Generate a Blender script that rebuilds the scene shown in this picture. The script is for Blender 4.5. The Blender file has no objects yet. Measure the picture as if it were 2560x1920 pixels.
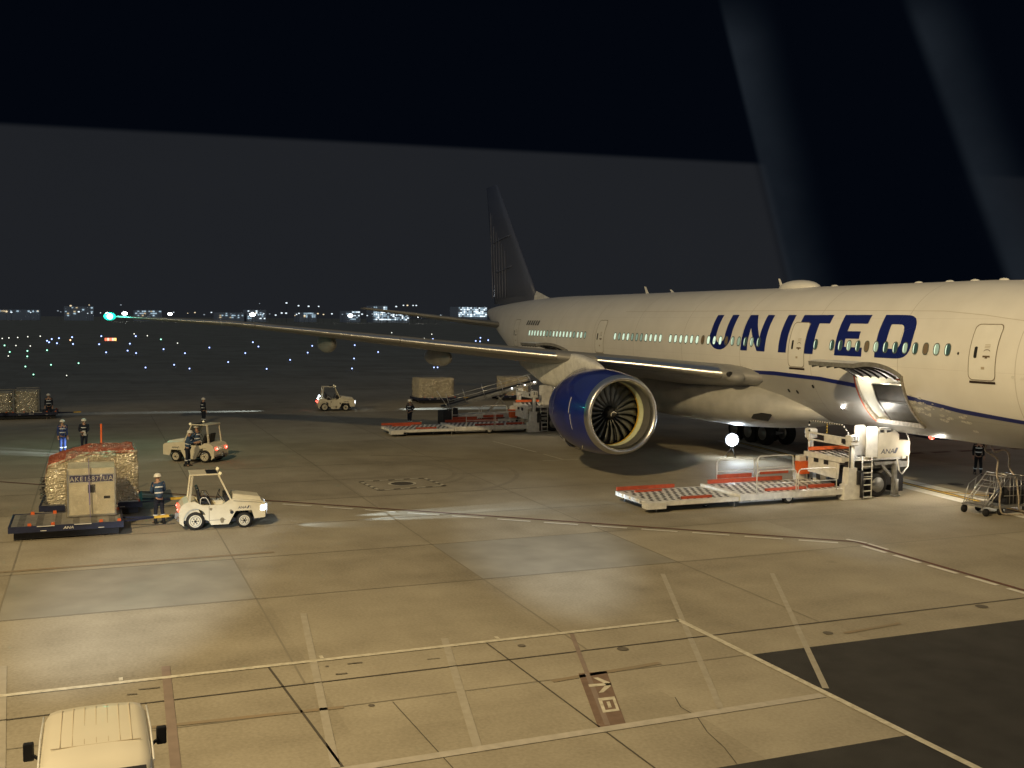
import bpy, bmesh, math, random
from mathutils import Vector, Matrix
random.seed(7)
scene = bpy.context.scene
COL = scene.collection
PI = math.pi
R_ = math.radians

# ---------------------------------------------------------------- camera
cam_d = bpy.data.cameras.new('camera')
cam = bpy.data.objects.new('camera', cam_d); COL.objects.link(cam)
scene.camera = cam
cam_d.sensor_width = 36.0
cam_d.lens = 36.0 * 2661.1449 / 2560
cam_d.clip_start = 0.2; cam_d.clip_end = 9000
Fv = Vector((-0.92742783, 0.36894587, -0.06129083))
Rv = Vector((0.36914593, 0.92933311, 0.00844175))
Uv = Vector((-0.06007415, 0.01479615, 0.99808425))
cam.matrix_world = Matrix(((Rv.x, Uv.x, -Fv.x, 21.6098), (Rv.y, Uv.y, -Fv.y, -31.6951), (Rv.z, Uv.z, -Fv.z, 7.2270), (0, 0, 0, 1)))
scene.view_settings.view_transform = 'Standard'
scene.view_settings.look = 'None'
scene.view_settings.exposure = 0.0
scene.view_settings.gamma = 1.0

# ---------------------------------------------------------------- night sky: dark, with window reflections painted in as grey band and streaks
world = bpy.data.worlds.new('World'); scene.world = world
world.use_nodes = True
wn = world.node_tree; wn.nodes.clear()
def WN(t, **k):
    n = wn.nodes.new(t)
    for a, b in k.items(): setattr(n, a, b)
    return n
tc = WN('ShaderNodeTexCoord')
def sky_side(nv, off, soft):
    d = WN('ShaderNodeVectorMath', operation='DOT_PRODUCT'); d.inputs[1].default_value = nv
    wn.links.new(tc.outputs['Generated'], d.inputs[0])
    m = WN('ShaderNodeMapRange', interpolation_type='SMOOTHSTEP')
    m.inputs['From Min'].default_value = off - soft; m.inputs['From Max'].default_value = off + soft
    wn.links.new(d.outputs['Value'], m.inputs['Value']); return m.outputs['Result']
a1 = sky_side((-0.15843867, 0.01665172, -0.9872284), 0.0, 0.003)
a2 = sky_side((-0.57782133, -0.77582554, -0.2534112), 0.0, 0.008)
a3 = sky_side((0.68999437, 0.63563589, 0.34622938), 0.02, 0.035)
sx = WN('ShaderNodeMath', operation='MAXIMUM'); wn.links.new(a2, sx.inputs[0])
a3m = WN('ShaderNodeMath', operation='MULTIPLY'); wn.links.new(a3, a3m.inputs[0]); a3m.inputs[1].default_value = 0.45
wn.links.new(a3m.outputs[0], sx.inputs[1])
mu = WN('ShaderNodeMath', operation='MULTIPLY'); wn.links.new(a1, mu.inputs[0]); wn.links.new(sx.outputs[0], mu.inputs[1])
nz = WN('ShaderNodeTexNoise'); nz.inputs['Scale'].default_value = 5; nz.inputs['Detail'].default_value = 3
wn.links.new(tc.outputs['Generated'], nz.inputs['Vector'])
reflected_grey = WN('ShaderNodeMixRGB'); reflected_grey.inputs[1].default_value = (0.0122, 0.0138, 0.0170, 1); reflected_grey.inputs[2].default_value = (0.0152, 0.0165, 0.0196, 1)  # grey of the reflected interior, put into the sky colour
wn.links.new(nz.outputs[0], reflected_grey.inputs[0])
mixw = WN('ShaderNodeMixRGB'); mixw.inputs[1].default_value = (0.0009, 0.0018, 0.0040, 1)
wn.links.new(mu.outputs[0], mixw.inputs[0]); wn.links.new(reflected_grey.outputs[0], mixw.inputs[2])
def streak(nv, off, width, soft):
    d = WN('ShaderNodeVectorMath', operation='DOT_PRODUCT'); d.inputs[1].default_value = nv; wn.links.new(tc.outputs['Generated'], d.inputs[0])
    up = WN('ShaderNodeMapRange', interpolation_type='SMOOTHSTEP'); up.inputs['From Min'].default_value = off + soft; up.inputs['From Max'].default_value = off - soft; wn.links.new(d.outputs['Value'], up.inputs['Value'])
    dn = WN('ShaderNodeMapRange', interpolation_type='SMOOTHSTEP'); dn.inputs['From Min'].default_value = off - width; dn.inputs['From Max'].default_value = off; wn.links.new(d.outputs['Value'], dn.inputs['Value'])
    m = WN('ShaderNodeMath', operation='MULTIPLY'); wn.links.new(up.outputs[0], m.inputs[0]); wn.links.new(dn.outputs[0], m.inputs[1]); return m.outputs[0]
k1 = streak((-0.57782133, -0.77582554, -0.2534112), 0.0, 0.050, 0.003)  # pale streaks imitate window reflections in the sky colour
k2 = streak((-0.68999437, -0.63563589, -0.34622938), 0.0, 0.05, 0.006)
k3 = WN('ShaderNodeMath', operation='MAXIMUM'); wn.links.new(k1, k3.inputs[0]); wn.links.new(k2, k3.inputs[1])
nz2 = WN('ShaderNodeTexNoise'); nz2.inputs['Scale'].default_value = 9; nz2.inputs['Detail'].default_value = 4; wn.links.new(tc.outputs['Generated'], nz2.inputs['Vector'])
k4 = WN('ShaderNodeMath', operation='MULTIPLY'); wn.links.new(k3.outputs[0], k4.inputs[0]); wn.links.new(nz2.outputs[0], k4.inputs[1])
k5 = WN('ShaderNodeMath', operation='MULTIPLY'); wn.links.new(k4.outputs[0], k5.inputs[0]); k5.inputs[1].default_value = 1.0
addw = WN('ShaderNodeMixRGB'); addw.blend_type = 'ADD'; addw.inputs[2].default_value = (0.0150, 0.0190, 0.0235, 1)
gate = WN('ShaderNodeMapRange', interpolation_type='SMOOTHSTEP'); gate.inputs['From Min'].default_value = 0.30; gate.inputs['From Max'].default_value = 0.24
zsp = WN('ShaderNodeSeparateXYZ'); wn.links.new(tc.outputs['Generated'], zsp.inputs[0]); wn.links.new(zsp.outputs[2], gate.inputs['Value'])
k6 = WN('ShaderNodeMath', operation='MULTIPLY'); wn.links.new(k5.outputs[0], k6.inputs[0]); wn.links.new(gate.outputs[0], k6.inputs[1])
wn.links.new(k6.outputs[0], addw.inputs[0]); wn.links.new(mixw.outputs[0], addw.inputs[1])
bg = WN('ShaderNodeBackground'); bg.inputs['Strength'].default_value = 1.0
wn.links.new(addw.outputs[0], bg.inputs['Color'])
wo = WN('ShaderNodeOutputWorld'); wn.links.new(bg.outputs[0], wo.inputs['Surface'])

# ---------------------------------------------------------------- lamps: apron floodlights on their masts, plus added fill lamps
def point_lamp(name, loc, power, col, size):
    l = bpy.data.lights.new(name, 'POINT'); l.energy = power; l.color = col; l.shadow_soft_size = size
    o = bpy.data.objects.new(name, l); COL.objects.link(o); o.location = loc; return o
def spot_lamp(name, loc, target, power, col, angle, blend, size, parent=None):
    l = bpy.data.lights.new(name, 'SPOT'); l.energy = power; l.color = col; l.spot_size = R_(angle); l.spot_blend = blend; l.shadow_soft_size = size
    o = bpy.data.objects.new(name, l); COL.objects.link(o); o.location = loc
    o.rotation_euler = (Vector(target) - Vector(loc)).to_track_quat('-Z', 'Y').to_euler()
    if parent: o.parent = parent
    return o
WARM = (1.0, 0.755, 0.39)
spot_lamp('apron_flood_and_fill', (14.7, -47.3, 29), (-13, -19, 0), 72000, WARM, 90, 1.0, 0.45)
spot_lamp('apron_flood_and_fill', (14.7, -47.3, 28.2), (-7, 0, 7.5), 34000, WARM, 42, 1.0, 0.45)  # extra beam added on the same mast to brighten the nose
for lx, ly, ty, pw in ((-8, -112, -27, 19000), (12, -98, -18, 15000), (22, -78, -12, 9000)): spot_lamp('apron_flood_and_fill', (lx, ly, 27), (-19.75 + 0.7766 * (ty + 3.1), ty, 4.5), pw, WARM, 26, 1.0, 0.5)
spot_lamp('apron_flood_and_fill', (-28, -78, 25), (-60, -36.5, 1), 15000, WARM, 13, 0.8, 0.5)  # added narrow spot, brightens only the far left cargo
spot_lamp('apron_flood_and_fill', (-30, -62, 25), (-65.5, -2, 1), 26000, WARM, 11, 0.8, 0.5)  # added narrow spot, brightens only the pallets beyond the conveyor
glow = bpy.data.lights.new('veil_fill', 'SUN'); glow.energy = 0.26; glow.color = (0.74, 0.86, 1.0); glow.angle = R_(160)  # added fill lamp, lifts dark ground in place of the window veil
glow_o = bpy.data.objects.new('veil_fill', glow); COL.objects.link(glow_o); glow_o.rotation_euler = (R_(12), R_(18), 0)
point_lamp('apron_flood_and_fill', (34, 48, 30), 10000, (1.0, 0.70, 0.38), 1.5)
point_lamp('apron_flood_and_fill', (-62, 62, 26), 3500, (1.0, 0.66, 0.34), 1.5)
# added cool spots, imitating pale pools that window reflections lay on the apron
spot_lamp('pool_fill', (19, -36.5, 8.2), (-7.2, -30.5, 0), 44000, (0.80, 0.90, 1.0), 14, 1.0, 0.25)
spot_lamp('pool_fill', (20, -27.0, 8.2), (-9.0, -18.3, 0), 50000, (0.80, 0.90, 1.0), 12, 1.0, 0.25)
spot_lamp('pool_fill', (21, -14.0, 8.2), (-9.6, -8.2, 0), 15000, (0.70, 0.85, 1.0), 9, 1.0, 0.25)

# ---------------------------------------------------------------- materials
MATS = {}
def mat(name, col, rough=0.6, metal=0.0, var=0.0, scale=4.0, bump=0.0, bscale=30.0, spec=0.5, emit=None, estr=1.0, coat=0.0, col2=None):
    if name in MATS: return MATS[name]
    m = bpy.data.materials.new(name); m.use_nodes = True
    nt = m.node_tree; b = nt.nodes['Principled BSDF']
    b.inputs['Base Color'].default_value = (*col, 1); b.inputs['Roughness'].default_value = rough; b.inputs['Metallic'].default_value = metal
    b.inputs['Specular IOR Level'].default_value = spec; b.inputs['Coat Weight'].default_value = coat
    co = nt.nodes.new('ShaderNodeTexCoord')
    if var > 0 or col2:
        n = nt.nodes.new('ShaderNodeTexNoise'); n.inputs['Scale'].default_value = scale; n.inputs['Detail'].default_value = 5
        nt.links.new(co.outputs['Object'], n.inputs['Vector'])
        r = nt.nodes.new('ShaderNodeMapRange'); r.inputs['From Min'].default_value = 0.3; r.inputs['From Max'].default_value = 0.7
        nt.links.new(n.outputs[0], r.inputs['Value'])
        mx = nt.nodes.new('ShaderNodeMixRGB')
        c2 = col2 if col2 else tuple(c * (1 - var) for c in col)
        mx.inputs[1].default_value = (*col, 1); mx.inputs[2].default_value = (*c2, 1)
        nt.links.new(r.outputs['Result'], mx.inputs[0]); nt.links.new(mx.outputs[0], b.inputs['Base Color'])
    if bump > 0:
        n2 = nt.nodes.new('ShaderNodeTexNoise'); n2.inputs['Scale'].default_value = bscale; n2.inputs['Detail'].default_value = 4
        nt.links.new(co.outputs['Object'], n2.inputs['Vector'])
        bp = nt.nodes.new('ShaderNodeBump'); bp.inputs['Strength'].default_value = bump; bp.inputs['Distance'].default_value = 0.05
        nt.links.new(n2.outputs[0], bp.inputs['Height']); nt.links.new(bp.outputs[0], b.inputs['Normal'])
    if emit:
        b.inputs['Emission Color'].default_value = (*emit, 1); b.inputs['Emission Strength'].default_value = estr
        m.cycles.emission_sampling = 'NONE'
    MATS[name] = m; return m
M_cream = mat('cream_paint', (0.76, 0.72, 0.57), 0.42, col2=(0.64, 0.59, 0.45), scale=3.2, coat=0.2)
M_white = mat('white_paint', (0.78, 0.77, 0.73), 0.45, var=0.26, scale=4.5)
M_grey = mat('grey_steel', (0.30, 0.30, 0.29), 0.5, 0.4, var=0.35, scale=6)
M_dark = mat('dark_steel', (0.035, 0.035, 0.04), 0.5, 0.3, var=0.3, scale=6)
M_black = mat('black_rubber', (0.012, 0.012, 0.013), 0.75, var=0.3, scale=8)
M_navy = mat('navy_paint', (0.018, 0.024, 0.065), 0.45, var=0.35, scale=5)
M_blue = mat('title_blue', (0.006, 0.014, 0.14), 0.42)
M_red = mat('orange_red_paint', (0.50, 0.085, 0.035), 0.5, var=0.3, scale=6)
M_orange = mat('orange_plastic', (0.75, 0.14, 0.03), 0.5, var=0.2, scale=6)
M_yellow = mat('yellow_paint', (0.70, 0.45, 0.05), 0.5, var=0.2, scale=6)
M_alu = mat('aluminium', (0.55, 0.55, 0.54), 0.32, 0.85, var=0.2, scale=5)
M_chrome = mat('polished_aluminium', (0.66, 0.65, 0.63), 0.32, 1.0, var=0.12, scale=8)
M_seat = mat('black_vinyl', (0.014, 0.014, 0.016), 0.4)
M_ulabel = mat('label_blue', (0.03, 0.035, 0.16), 0.5)
M_lens_w = mat('lit_lens_white', (0.9, 0.95, 1), 0.3, emit=(0.85, 0.93, 1.0), estr=14)
M_lens_r = mat('lit_lens_red', (0.6, 0.03, 0.02), 0.3, emit=(1.0, 0.07, 0.04), estr=5)
M_lens_rc = mat('lit_lens_red_core', (0.9, 0.3, 0.2), 0.3, emit=(1.0, 0.45, 0.35), estr=5)
M_lens_a = mat('lamp_glass_amber', (0.75, 0.68, 0.40), 0.3, emit=(1.0, 0.85, 0.5), estr=0.35)
M_skin = mat('skin', (0.50, 0.30, 0.21), 0.55, var=0.15, scale=20)
M_navycloth = mat('navy_cloth', (0.016, 0.022, 0.042), 0.9, var=0.4, scale=9, bump=0.3)
M_bluecloth = mat('blue_cloth', (0.05, 0.10, 0.20), 0.9, var=0.4, scale=9, bump=0.3)
M_helmet = mat('helmet_white', (0.75, 0.73, 0.66), 0.35)
M_reflect = mat('reflective_tape', (0.7, 0.72, 0.70), 0.35, emit=(0.8, 0.9, 0.9), estr=0.04)
M_shoe = mat('shoe_black', (0.01, 0.01, 0.01), 0.5)

# see-through cab glass
def glass_mat(name, tint, gl):
    m = bpy.data.materials.new(name); m.use_nodes = True; nt = m.node_tree; nt.nodes.clear()
    t = nt.nodes.new('ShaderNodeBsdfTransparent'); t.inputs[0].default_value = (*tint, 1)
    g = nt.nodes.new('ShaderNodeBsdfGlossy'); g.inputs['Roughness'].default_value = 0.08
    x = nt.nodes.new('ShaderNodeMixShader'); x.inputs[0].default_value = gl
    o = nt.nodes.new('ShaderNodeOutputMaterial')
    nt.links.new(t.outputs[0], x.inputs[1]); nt.links.new(g.outputs[0], x.inputs[2]); nt.links.new(x.outputs[0], o.inputs[0]); return m
M_glass = glass_mat('cab_glass', (0.45, 0.48, 0.47), 0.10)

# crinkled shrink film
def film_mat(name, opaque, col, scale=5.0, gl=0.40):
    m = bpy.data.materials.new(name); m.use_nodes = True; nt = m.node_tree; nt.nodes.clear()
    co = nt.nodes.new('ShaderNodeTexCoord')
    mp = nt.nodes.new('ShaderNodeMapping'); mp.inputs['Scale'].default_value = (1, 1, 1.7)
    nt.links.new(co.outputs['Object'], mp.inputs[0])
    v = nt.nodes.new('ShaderNodeTexNoise'); v.inputs['Scale'].default_value = scale; v.inputs['Detail'].default_value = 1.5; v.inputs['Distortion'].default_value = 2.8
    nt.links.new(mp.outputs[0], v.inputs['Vector'])
    bp = nt.nodes.new('ShaderNodeBump'); bp.inputs['Strength'].default_value = 1.0; bp.inputs['Distance'].default_value = 0.20
    nt.links.new(v.outputs[0], bp.inputs['Height'])
    if opaque:
        base = nt.nodes.new('ShaderNodeBsdfDiffuse')
        n = nt.nodes.new('ShaderNodeTexNoise'); n.inputs['Scale'].default_value = 2.3; n.inputs['Detail'].default_value = 4
        nt.links.new(co.outputs['Object'], n.inputs['Vector'])
        mx = nt.nodes.new('ShaderNodeMixRGB'); mx.inputs[1].default_value = (*col, 1); mx.inputs[2].default_value = (*[c * 0.6 for c in col], 1)
        nt.links.new(n.outputs[0], mx.inputs[0]); nt.links.new(mx.outputs[0], base.inputs[0]); nt.links.new(bp.outputs[0], base.inputs['Normal'])
    else:
        base = nt.nodes.new('ShaderNodeBsdfTransparent'); base.inputs[0].default_value = (*col, 1)
    g = nt.nodes.new('ShaderNodeBsdfGlossy'); g.inputs['Roughness'].default_value = 0.20; g.inputs[0].default_value = (1, 0.97, 0.9, 1)
    nt.links.new(bp.outputs[0], g.inputs['Normal'])
    x = nt.nodes.new('ShaderNodeMixShader'); x.inputs[0].default_value = gl if opaque else 0.17
    o = nt.nodes.new('ShaderNodeOutputMaterial')
    nt.links.new(base.outputs[0], x.inputs[1]); nt.links.new(g.outputs[0], x.inputs[2]); nt.links.new(x.outputs[0], o.inputs[0]); return m
M_film = film_mat('shrink_film', True, (0.86, 0.76, 0.52), 3.0, 0.38)
M_filmclear = film_mat('clear_film', False, (0.94, 0.92, 0.86), 4.0)
M_filmred = film_mat('orange_film', True, (0.62, 0.13, 0.04), 6.0, 0.2)

# ---------------------------------------------------------------- mesh helpers
def tagobj(o, label=None, cat=None, group=None, kind=None):
    if label: o['label'] = label
    if cat: o['category'] = cat
    if group: o['group'] = group
    if kind: o['kind'] = kind
    return o
def thing(name, label, cat, loc=(0, 0, 0), rz=0.0, group=None):
    o = bpy.data.objects.new(name, None); COL.objects.link(o); o.empty_display_size = 0.3
    o.location = loc; o.rotation_euler = (0, 0, rz)
    return tagobj(o, label, cat, group)
class MB:
    def __init__(s): s.bm = bmesh.new(); s.mats = []; s.mi = 0
    def mat(s, m):
        if m not in s.mats: s.mats.append(m)
        s.mi = s.mats.index(m); return s
    def face(s, vs, smooth=False):
        try: f = s.bm.faces.new(vs)
        except ValueError: return None
        f.material_index = s.mi; f.smooth = smooth; return f
    def pts(s, ps): return [s.bm.verts.new(Vector(p)) for p in ps]
    def box(s, c, d, rz=0.0, rot=None, bev=0.0):
        cx, cy, cz = c; x, y, z = d[0] / 2, d[1] / 2, d[2] / 2
        M = (rot if rot else Matrix.Rotation(rz, 3, 'Z'))
        P = [Vector((sx * x, sy * y, sz * z)) for sz in (-1, 1) for sy in (-1, 1) for sx in (-1, 1)]
        v = [s.bm.verts.new(M @ p + Vector(c)) for p in P]
        fs = []
        for q in ((0, 2, 3, 1), (4, 5, 7, 6), (0, 1, 5, 4), (2, 6, 7, 3), (0, 4, 6, 2), (1, 3, 7, 5)): fs.append(s.face([v[i] for i in q]))
        if bev > 0:
            es = list({e for f in fs for e in f.edges})
            r = bmesh.ops.bevel(s.bm, geom=es, offset=bev, segments=2, affect='EDGES', profile=0.5)
            for f in r['faces']: f.material_index = s.mi
        return s
    def bar(s, a, b, w=0.05, h=None):
        a = Vector(a); b = Vector(b); d = b - a; L = d.length
        if L < 1e-6: return s
        h = h or w
        return s.box((a + b) / 2, (w, h, L), rot=d.to_track_quat('Z', 'Y').to_matrix())
    def tube(s, path, r, n=8, closed=False, radii=None):
        path = [Vector(p) for p in path]; N = len(path); rings = []
        up = Vector((0, 0, 1))
        prev = None
        for i, p in enumerate(path):
            if closed: t = path[(i + 1) % N] - path[i - 1]
            else: t = path[min(i + 1, N - 1)] - path[max(i - 1, 0)]
            t.normalize()
            if prev is None:
                u = t.orthogonal().normalized()
            else:
                u = (prev - t * prev.dot(t))
                u = u.normalized() if u.length > 1e-6 else t.orthogonal().normalized()
            prev = u; w = t.cross(u)
            rr = radii[i] if radii else r
            rings.append([s.bm.verts.new(p + (u * math.cos(2 * PI * k / n) + w * math.sin(2 * PI * k / n)) * rr) for k in range(n)])
        for i in range(N if closed else N - 1):
            A, B = rings[i], rings[(i + 1) % N]
            for k in range(n): s.face([A[k], A[(k + 1) % n], B[(k + 1) % n], B[k]], True)
        if not closed:
            s.face(rings[0][::-1]); s.face(rings[-1])
        return s
    def lathe(s, prof, o=(0, 0, 0), axis=(0, 0, 1), n=32, smooth=True, caps=True):
        # prof: list of (radius, height along axis)
        o = Vector(o); ax = Vector(axis).normalized(); u = ax.orthogonal().normalized(); w = ax.cross(u)
        rings = []
        for r, h in prof:
            rings.append([s.bm.verts.new(o + ax * h + (u * math.cos(2 * PI * k / n) + w * math.sin(2 * PI * k / n)) * max(r, 1e-4)) for k in range(n)])
        for A, B in zip(rings, rings[1:]):
            for k in range(n): s.face([A[k], A[(k + 1) % n], B[(k + 1) % n], B[k]], smooth)
        if caps: s.face(rings[0][::-1]); s.face(rings[-1])
        return s
    def prism(s, poly, a, b, axis='y', cap=True):
        # poly in the other two axes; axis y -> (x, z); x -> (y, z); z -> (x, y)
        def P(p, t):
            return {'y': (p[0], t, p[1]), 'x': (t, p[0], p[1]), 'z': (p[0], p[1], t)}[axis]
        A = s.pts([P(p, a) for p in poly]); B = s.pts([P(p, b) for p in poly])
        if cap: s.face(A); s.face(B[::-1])
        n = len(poly)
        for i in range(n): s.face([A[i], B[i], B[(i + 1) % n], A[(i + 1) % n]])
        return s
    def loft(s, secs, closed=True, caps=True, smooth=True):
        R = [s.pts(q) for q in secs]; n = len(R[0])
        for A, B in zip(R, R[1:]):
            for k in range(n if closed else n - 1): s.face([A[k], A[(k + 1) % n], B[(k + 1) % n], B[k]], smooth)
        if caps: s.face(R[0][::-1]); s.face(R[-1])
        return s
    def ball(s, c, r, sc=(1, 1, 1), n=16, m=10):
        prof = [(math.sin(PI * i / m), -math.cos(PI * i / m)) for i in range(m + 1)]
        c = Vector(c); rings = []
        for rr, h in prof:
            rings.append([s.bm.verts.new(c + Vector((max(rr, 1e-3) * math.cos(2 * PI * k / n) * sc[0], max(rr, 1e-3) * math.sin(2 * PI * k / n) * sc[1], h * sc[2])) * r) for k in range(n)])
        for A, B in zip(rings, rings[1:]):
            for k in range(n): s.face([A[k], A[(k + 1) % n], B[(k + 1) % n], B[k]], True)
        s.face(rings[0][::-1]); s.face(rings[-1])
        return s
    def build(s, name, parent=None, mat=None, recalc=True, loc=None, link=True):
        if name in SPLIT: return s.build_pieces(name, parent)
        if mat is not None: s.mats = s.mats or [mat]
        if recalc: bmesh.ops.recalc_face_normals(s.bm, faces=s.bm.faces)
        me = bpy.data.meshes.new(name); s.bm.to_mesh(me); s.bm.free()
        for m in s.mats: me.materials.append(m)
        o = bpy.data.objects.new(name, me); COL.objects.link(o)
        if parent: o.parent = parent
        if loc: o.location = loc
        return o
SPLIT = {'guide_rail', 'skirt', 'cargo_stop', 'edge_marking', 'hold_lamp', 'door_actuator', 'hull_ports', 'static_port', 'socket_lamp', 'belt_lamp', 'rear_work_lamp', 'front_guard'}
def build_pieces(s, name, parent):
    # every loose piece becomes an object of its own
    bmesh.ops.recalc_face_normals(s.bm, faces=s.bm.faces); seen = set(); last = None
    s.bm.faces.ensure_lookup_table()
    for f0 in list(s.bm.faces):
        if f0 in seen: continue
        st, grp = [f0], []; seen.add(f0)
        while st:
            f = st.pop(); grp.append(f)
            for v in f.verts:
                for g_ in v.link_faces:
                    if g_ not in seen: seen.add(g_); st.append(g_)
        vs, idx, fc = [], {}, []
        for f in grp:
            row = []
            for v in f.verts:
                if v not in idx: idx[v] = len(vs); vs.append(tuple(v.co))
                row.append(idx[v])
            fc.append(row)
        me = bpy.data.meshes.new(name); me.from_pydata(vs, [], fc)
        for m in s.mats: me.materials.append(m)
        for p, f in zip(me.polygons, grp): p.material_index = f.material_index; p.use_smooth = f.smooth
        last = bpy.data.objects.new(name, me); COL.objects.link(last)
        if parent: last.parent = parent
    s.bm.free(); return last
MB.build_pieces = build_pieces
def mb(m):
    b = MB(); b.mat(m); return b
def text_mb(b, txt, height, place, space=1.0, shear=0.0, sx=1.0):
    """lay the letters of txt into MB b; place(u, v) -> 3-D point"""
    cu = bpy.data.curves.new('lettering', 'FONT'); cu.body = txt; cu.size = 1.0; cu.resolution_u = 3; cu.space_character = space; cu.shear = shear
    cu.offset = 0.0 if '8' in txt else 0.012
    t = bpy.data.objects.new('lettering', cu); COL.objects.link(t)
    dg = bpy.context.evaluated_depsgraph_get(); dg.update()
    me = t.evaluated_get(dg).to_mesh()
    xs = [v.co.x for v in me.vertices]; w = (max(xs) + min(xs)) / 2 if xs else 0
    k = height / 0.70
    vs = [b.bm.verts.new(Vector(place((v.co.x - w) * k * sx, (v.co.y - 0.35) * k))) for v in me.vertices]
    for p in me.polygons: b.face([vs[i] for i in p.vertices])
    t.evaluated_get(dg).to_mesh_clear()
    bpy.data.objects.remove(t); bpy.data.curves.remove(cu)
    return b
def copy_tree(o, parent=None):
    c = o.copy(); COL.objects.link(c)
    if parent: c.parent = parent
    for ch in list(o.children): copy_tree(ch, c)
    return c

# ================================================================ ground
def concrete_mat():
    m = bpy.data.materials.new('apron_concrete'); m.use_nodes = True; nt = m.node_tree; b = nt.nodes['Principled BSDF']
    def N(t, **k):
        n = nt.nodes.new(t)
        for a, c in k.items(): setattr(n, a, c)
        return n
    co = N('ShaderNodeTexCoord'); sp = N('ShaderNodeSeparateXYZ'); nt.links.new(co.outputs['Object'], sp.inputs[0])
    def math_(op, a, b2=None):
        n = N('ShaderNodeMath', operation=op)
        for i, q in enumerate((a, b2)):
            if q is None: continue
            if isinstance(q, (int, float)): n.inputs[i].default_value = q
            else: nt.links.new(q, n.inputs[i])
        return n.outputs[0]
    ix = math_('FLOOR', math_('DIVIDE', math_('ADD', sp.outputs[0], 5.8), 4.8))
    iy = math_('FLOOR', math_('DIVIDE', math_('ADD', sp.outputs[1], 27.55), 6.15))
    cb = N('ShaderNodeCombineXYZ'); nt.links.new(ix, cb.inputs[0]); nt.links.new(iy, cb.inputs[1])
    wnz = N('ShaderNodeTexWhiteNoise'); nt.links.new(cb.outputs[0], wnz.inputs['Vector'])
    def noise(sc, det, stretch=None, dist=0.0):
        n = N('ShaderNodeTexNoise'); n.inputs['Scale'].default_value = sc; n.inputs['Detail'].default_value = det; n.inputs['Distortion'].default_value = dist
        if stretch:
            mp = N('ShaderNodeMapping'); mp.inputs['Scale'].default_value = stretch; nt.links.new(co.outputs['Object'], mp.inputs[0]); nt.links.new(mp.outputs[0], n.inputs['Vector'])
        else: nt.links.new(co.outputs['Object'], n.inputs['Vector'])
        return n.outputs[0]
    big = noise(0.09, 4, dist=0.6); mid = noise(0.7, 6); fine = noise(14, 6); streak = noise(0.5, 5, (1.0, 0.16, 1)); st2 = noise(0.35, 4, (0.3, 1.0, 1), 1.0)
    v = math_('ADD', math_('MULTIPLY', big, 0.34), math_('MULTIPLY', mid, 0.34))
    v = math_('ADD', v, math_('MULTIPLY', fine, 0.34)); v = math_('ADD', v, math_('MULTIPLY', streak, 0.30)); v = math_('ADD', v, math_('MULTIPLY', st2, 0.16))
    v = math_('ADD', v, math_('MULTIPLY', wnz.outputs['Value'], 0.10))
    rp = N('ShaderNodeValToRGB'); nt.links.new(v, rp.inputs[0])
    e = rp.color_ramp.elements
    e[0].position = 0.50; e[0].color = (0.155, 0.133, 0.095, 1); e[1].position = 0.92; e[1].color = (0.385, 0.345, 0.262, 1)
    el = rp.color_ramp.elements.new(0.70); el.color = (0.280, 0.247, 0.182, 1)
    # oil spots
    ov = N('ShaderNodeTexVoronoi'); ov.inputs['Scale'].default_value = 0.22; nt.links.new(co.outputs['Object'], ov.inputs['Vector'])
    sm = N('ShaderNodeMapRange', interpolation_type='SMOOTHSTEP'); sm.inputs['From Min'].default_value = 0.02; sm.inputs['From Max'].default_value = 0.12
    sm.inputs['To Min'].default_value = 0.55; sm.inputs['To Max'].default_value = 1.0
    nt.links.new(math_('ADD', ov.outputs['Distance'], math_('MULTIPLY', mid, 0.10)), sm.inputs['Value'])
    ml = N('ShaderNodeMixRGB', blend_type='MULTIPLY'); ml.inputs[0].default_value = 1
    nt.links.new(rp.outputs[0], ml.inputs[1]); nt.links.new(sm.outputs[0], ml.inputs[2])
    nt.links.new(ml.outputs[0], b.inputs['Base Color'])
    rr = N('ShaderNodeMapRange'); rr.inputs['To Min'].default_value = 0.62; rr.inputs['To Max'].default_value = 0.9; nt.links.new(mid, rr.inputs['Value']); nt.links.new(rr.outputs[0], b.inputs['Roughness'])
    bp = N('ShaderNodeBump'); bp.inputs['Strength'].default_value = 0.25; bp.inputs['Distance'].default_value = 0.02; nt.links.new(fine, bp.inputs['Height']); nt.links.new(bp.outputs[0], b.inputs['Normal'])
    b.inputs['Specular IOR Level'].default_value = 0.3
    return m
M_conc = concrete_mat()
M_asph = mat('asphalt', (0.052, 0.050, 0.048), 0.85, var=0.35, scale=1.2, bump=0.4, bscale=40, spec=0.3)
M_newconc = mat('newer_concrete', (0.335, 0.312, 0.255), 0.55, var=0.22, scale=0.9, spec=0.4)
M_wline = mat('worn_white_line', (0.66, 0.62, 0.50), 0.7, col2=(0.44, 0.40, 0.30), scale=7)
M_refl_stencil = mat('reflection_and_stencil', (0.40, 0.365, 0.295), 0.8, col2=(0.33, 0.30, 0.235), scale=5)  # pale tone of the painted reflection lines, also the cowl stencil
M_lowline = mat('low_line', (0.48, 0.44, 0.37), 0.8, col2=(0.38, 0.35, 0.29), scale=5)
M_joint = mat('tar_joint', (0.075, 0.065, 0.05), 0.8)
M_jointl = mat('faint_joint', (0.225, 0.20, 0.15), 0.85)
M_redline = mat('worn_red_line', (0.15, 0.06, 0.04), 0.8, col2=(0.10, 0.055, 0.04), scale=4)
M_brown = mat('brown_stain', (0.27, 0.20, 0.12), 0.85, col2=(0.24, 0.205, 0.145), scale=2)
M_stain = mat('dark_stain', (0.15, 0.13, 0.10), 0.85, var=0.4, scale=4)

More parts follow.
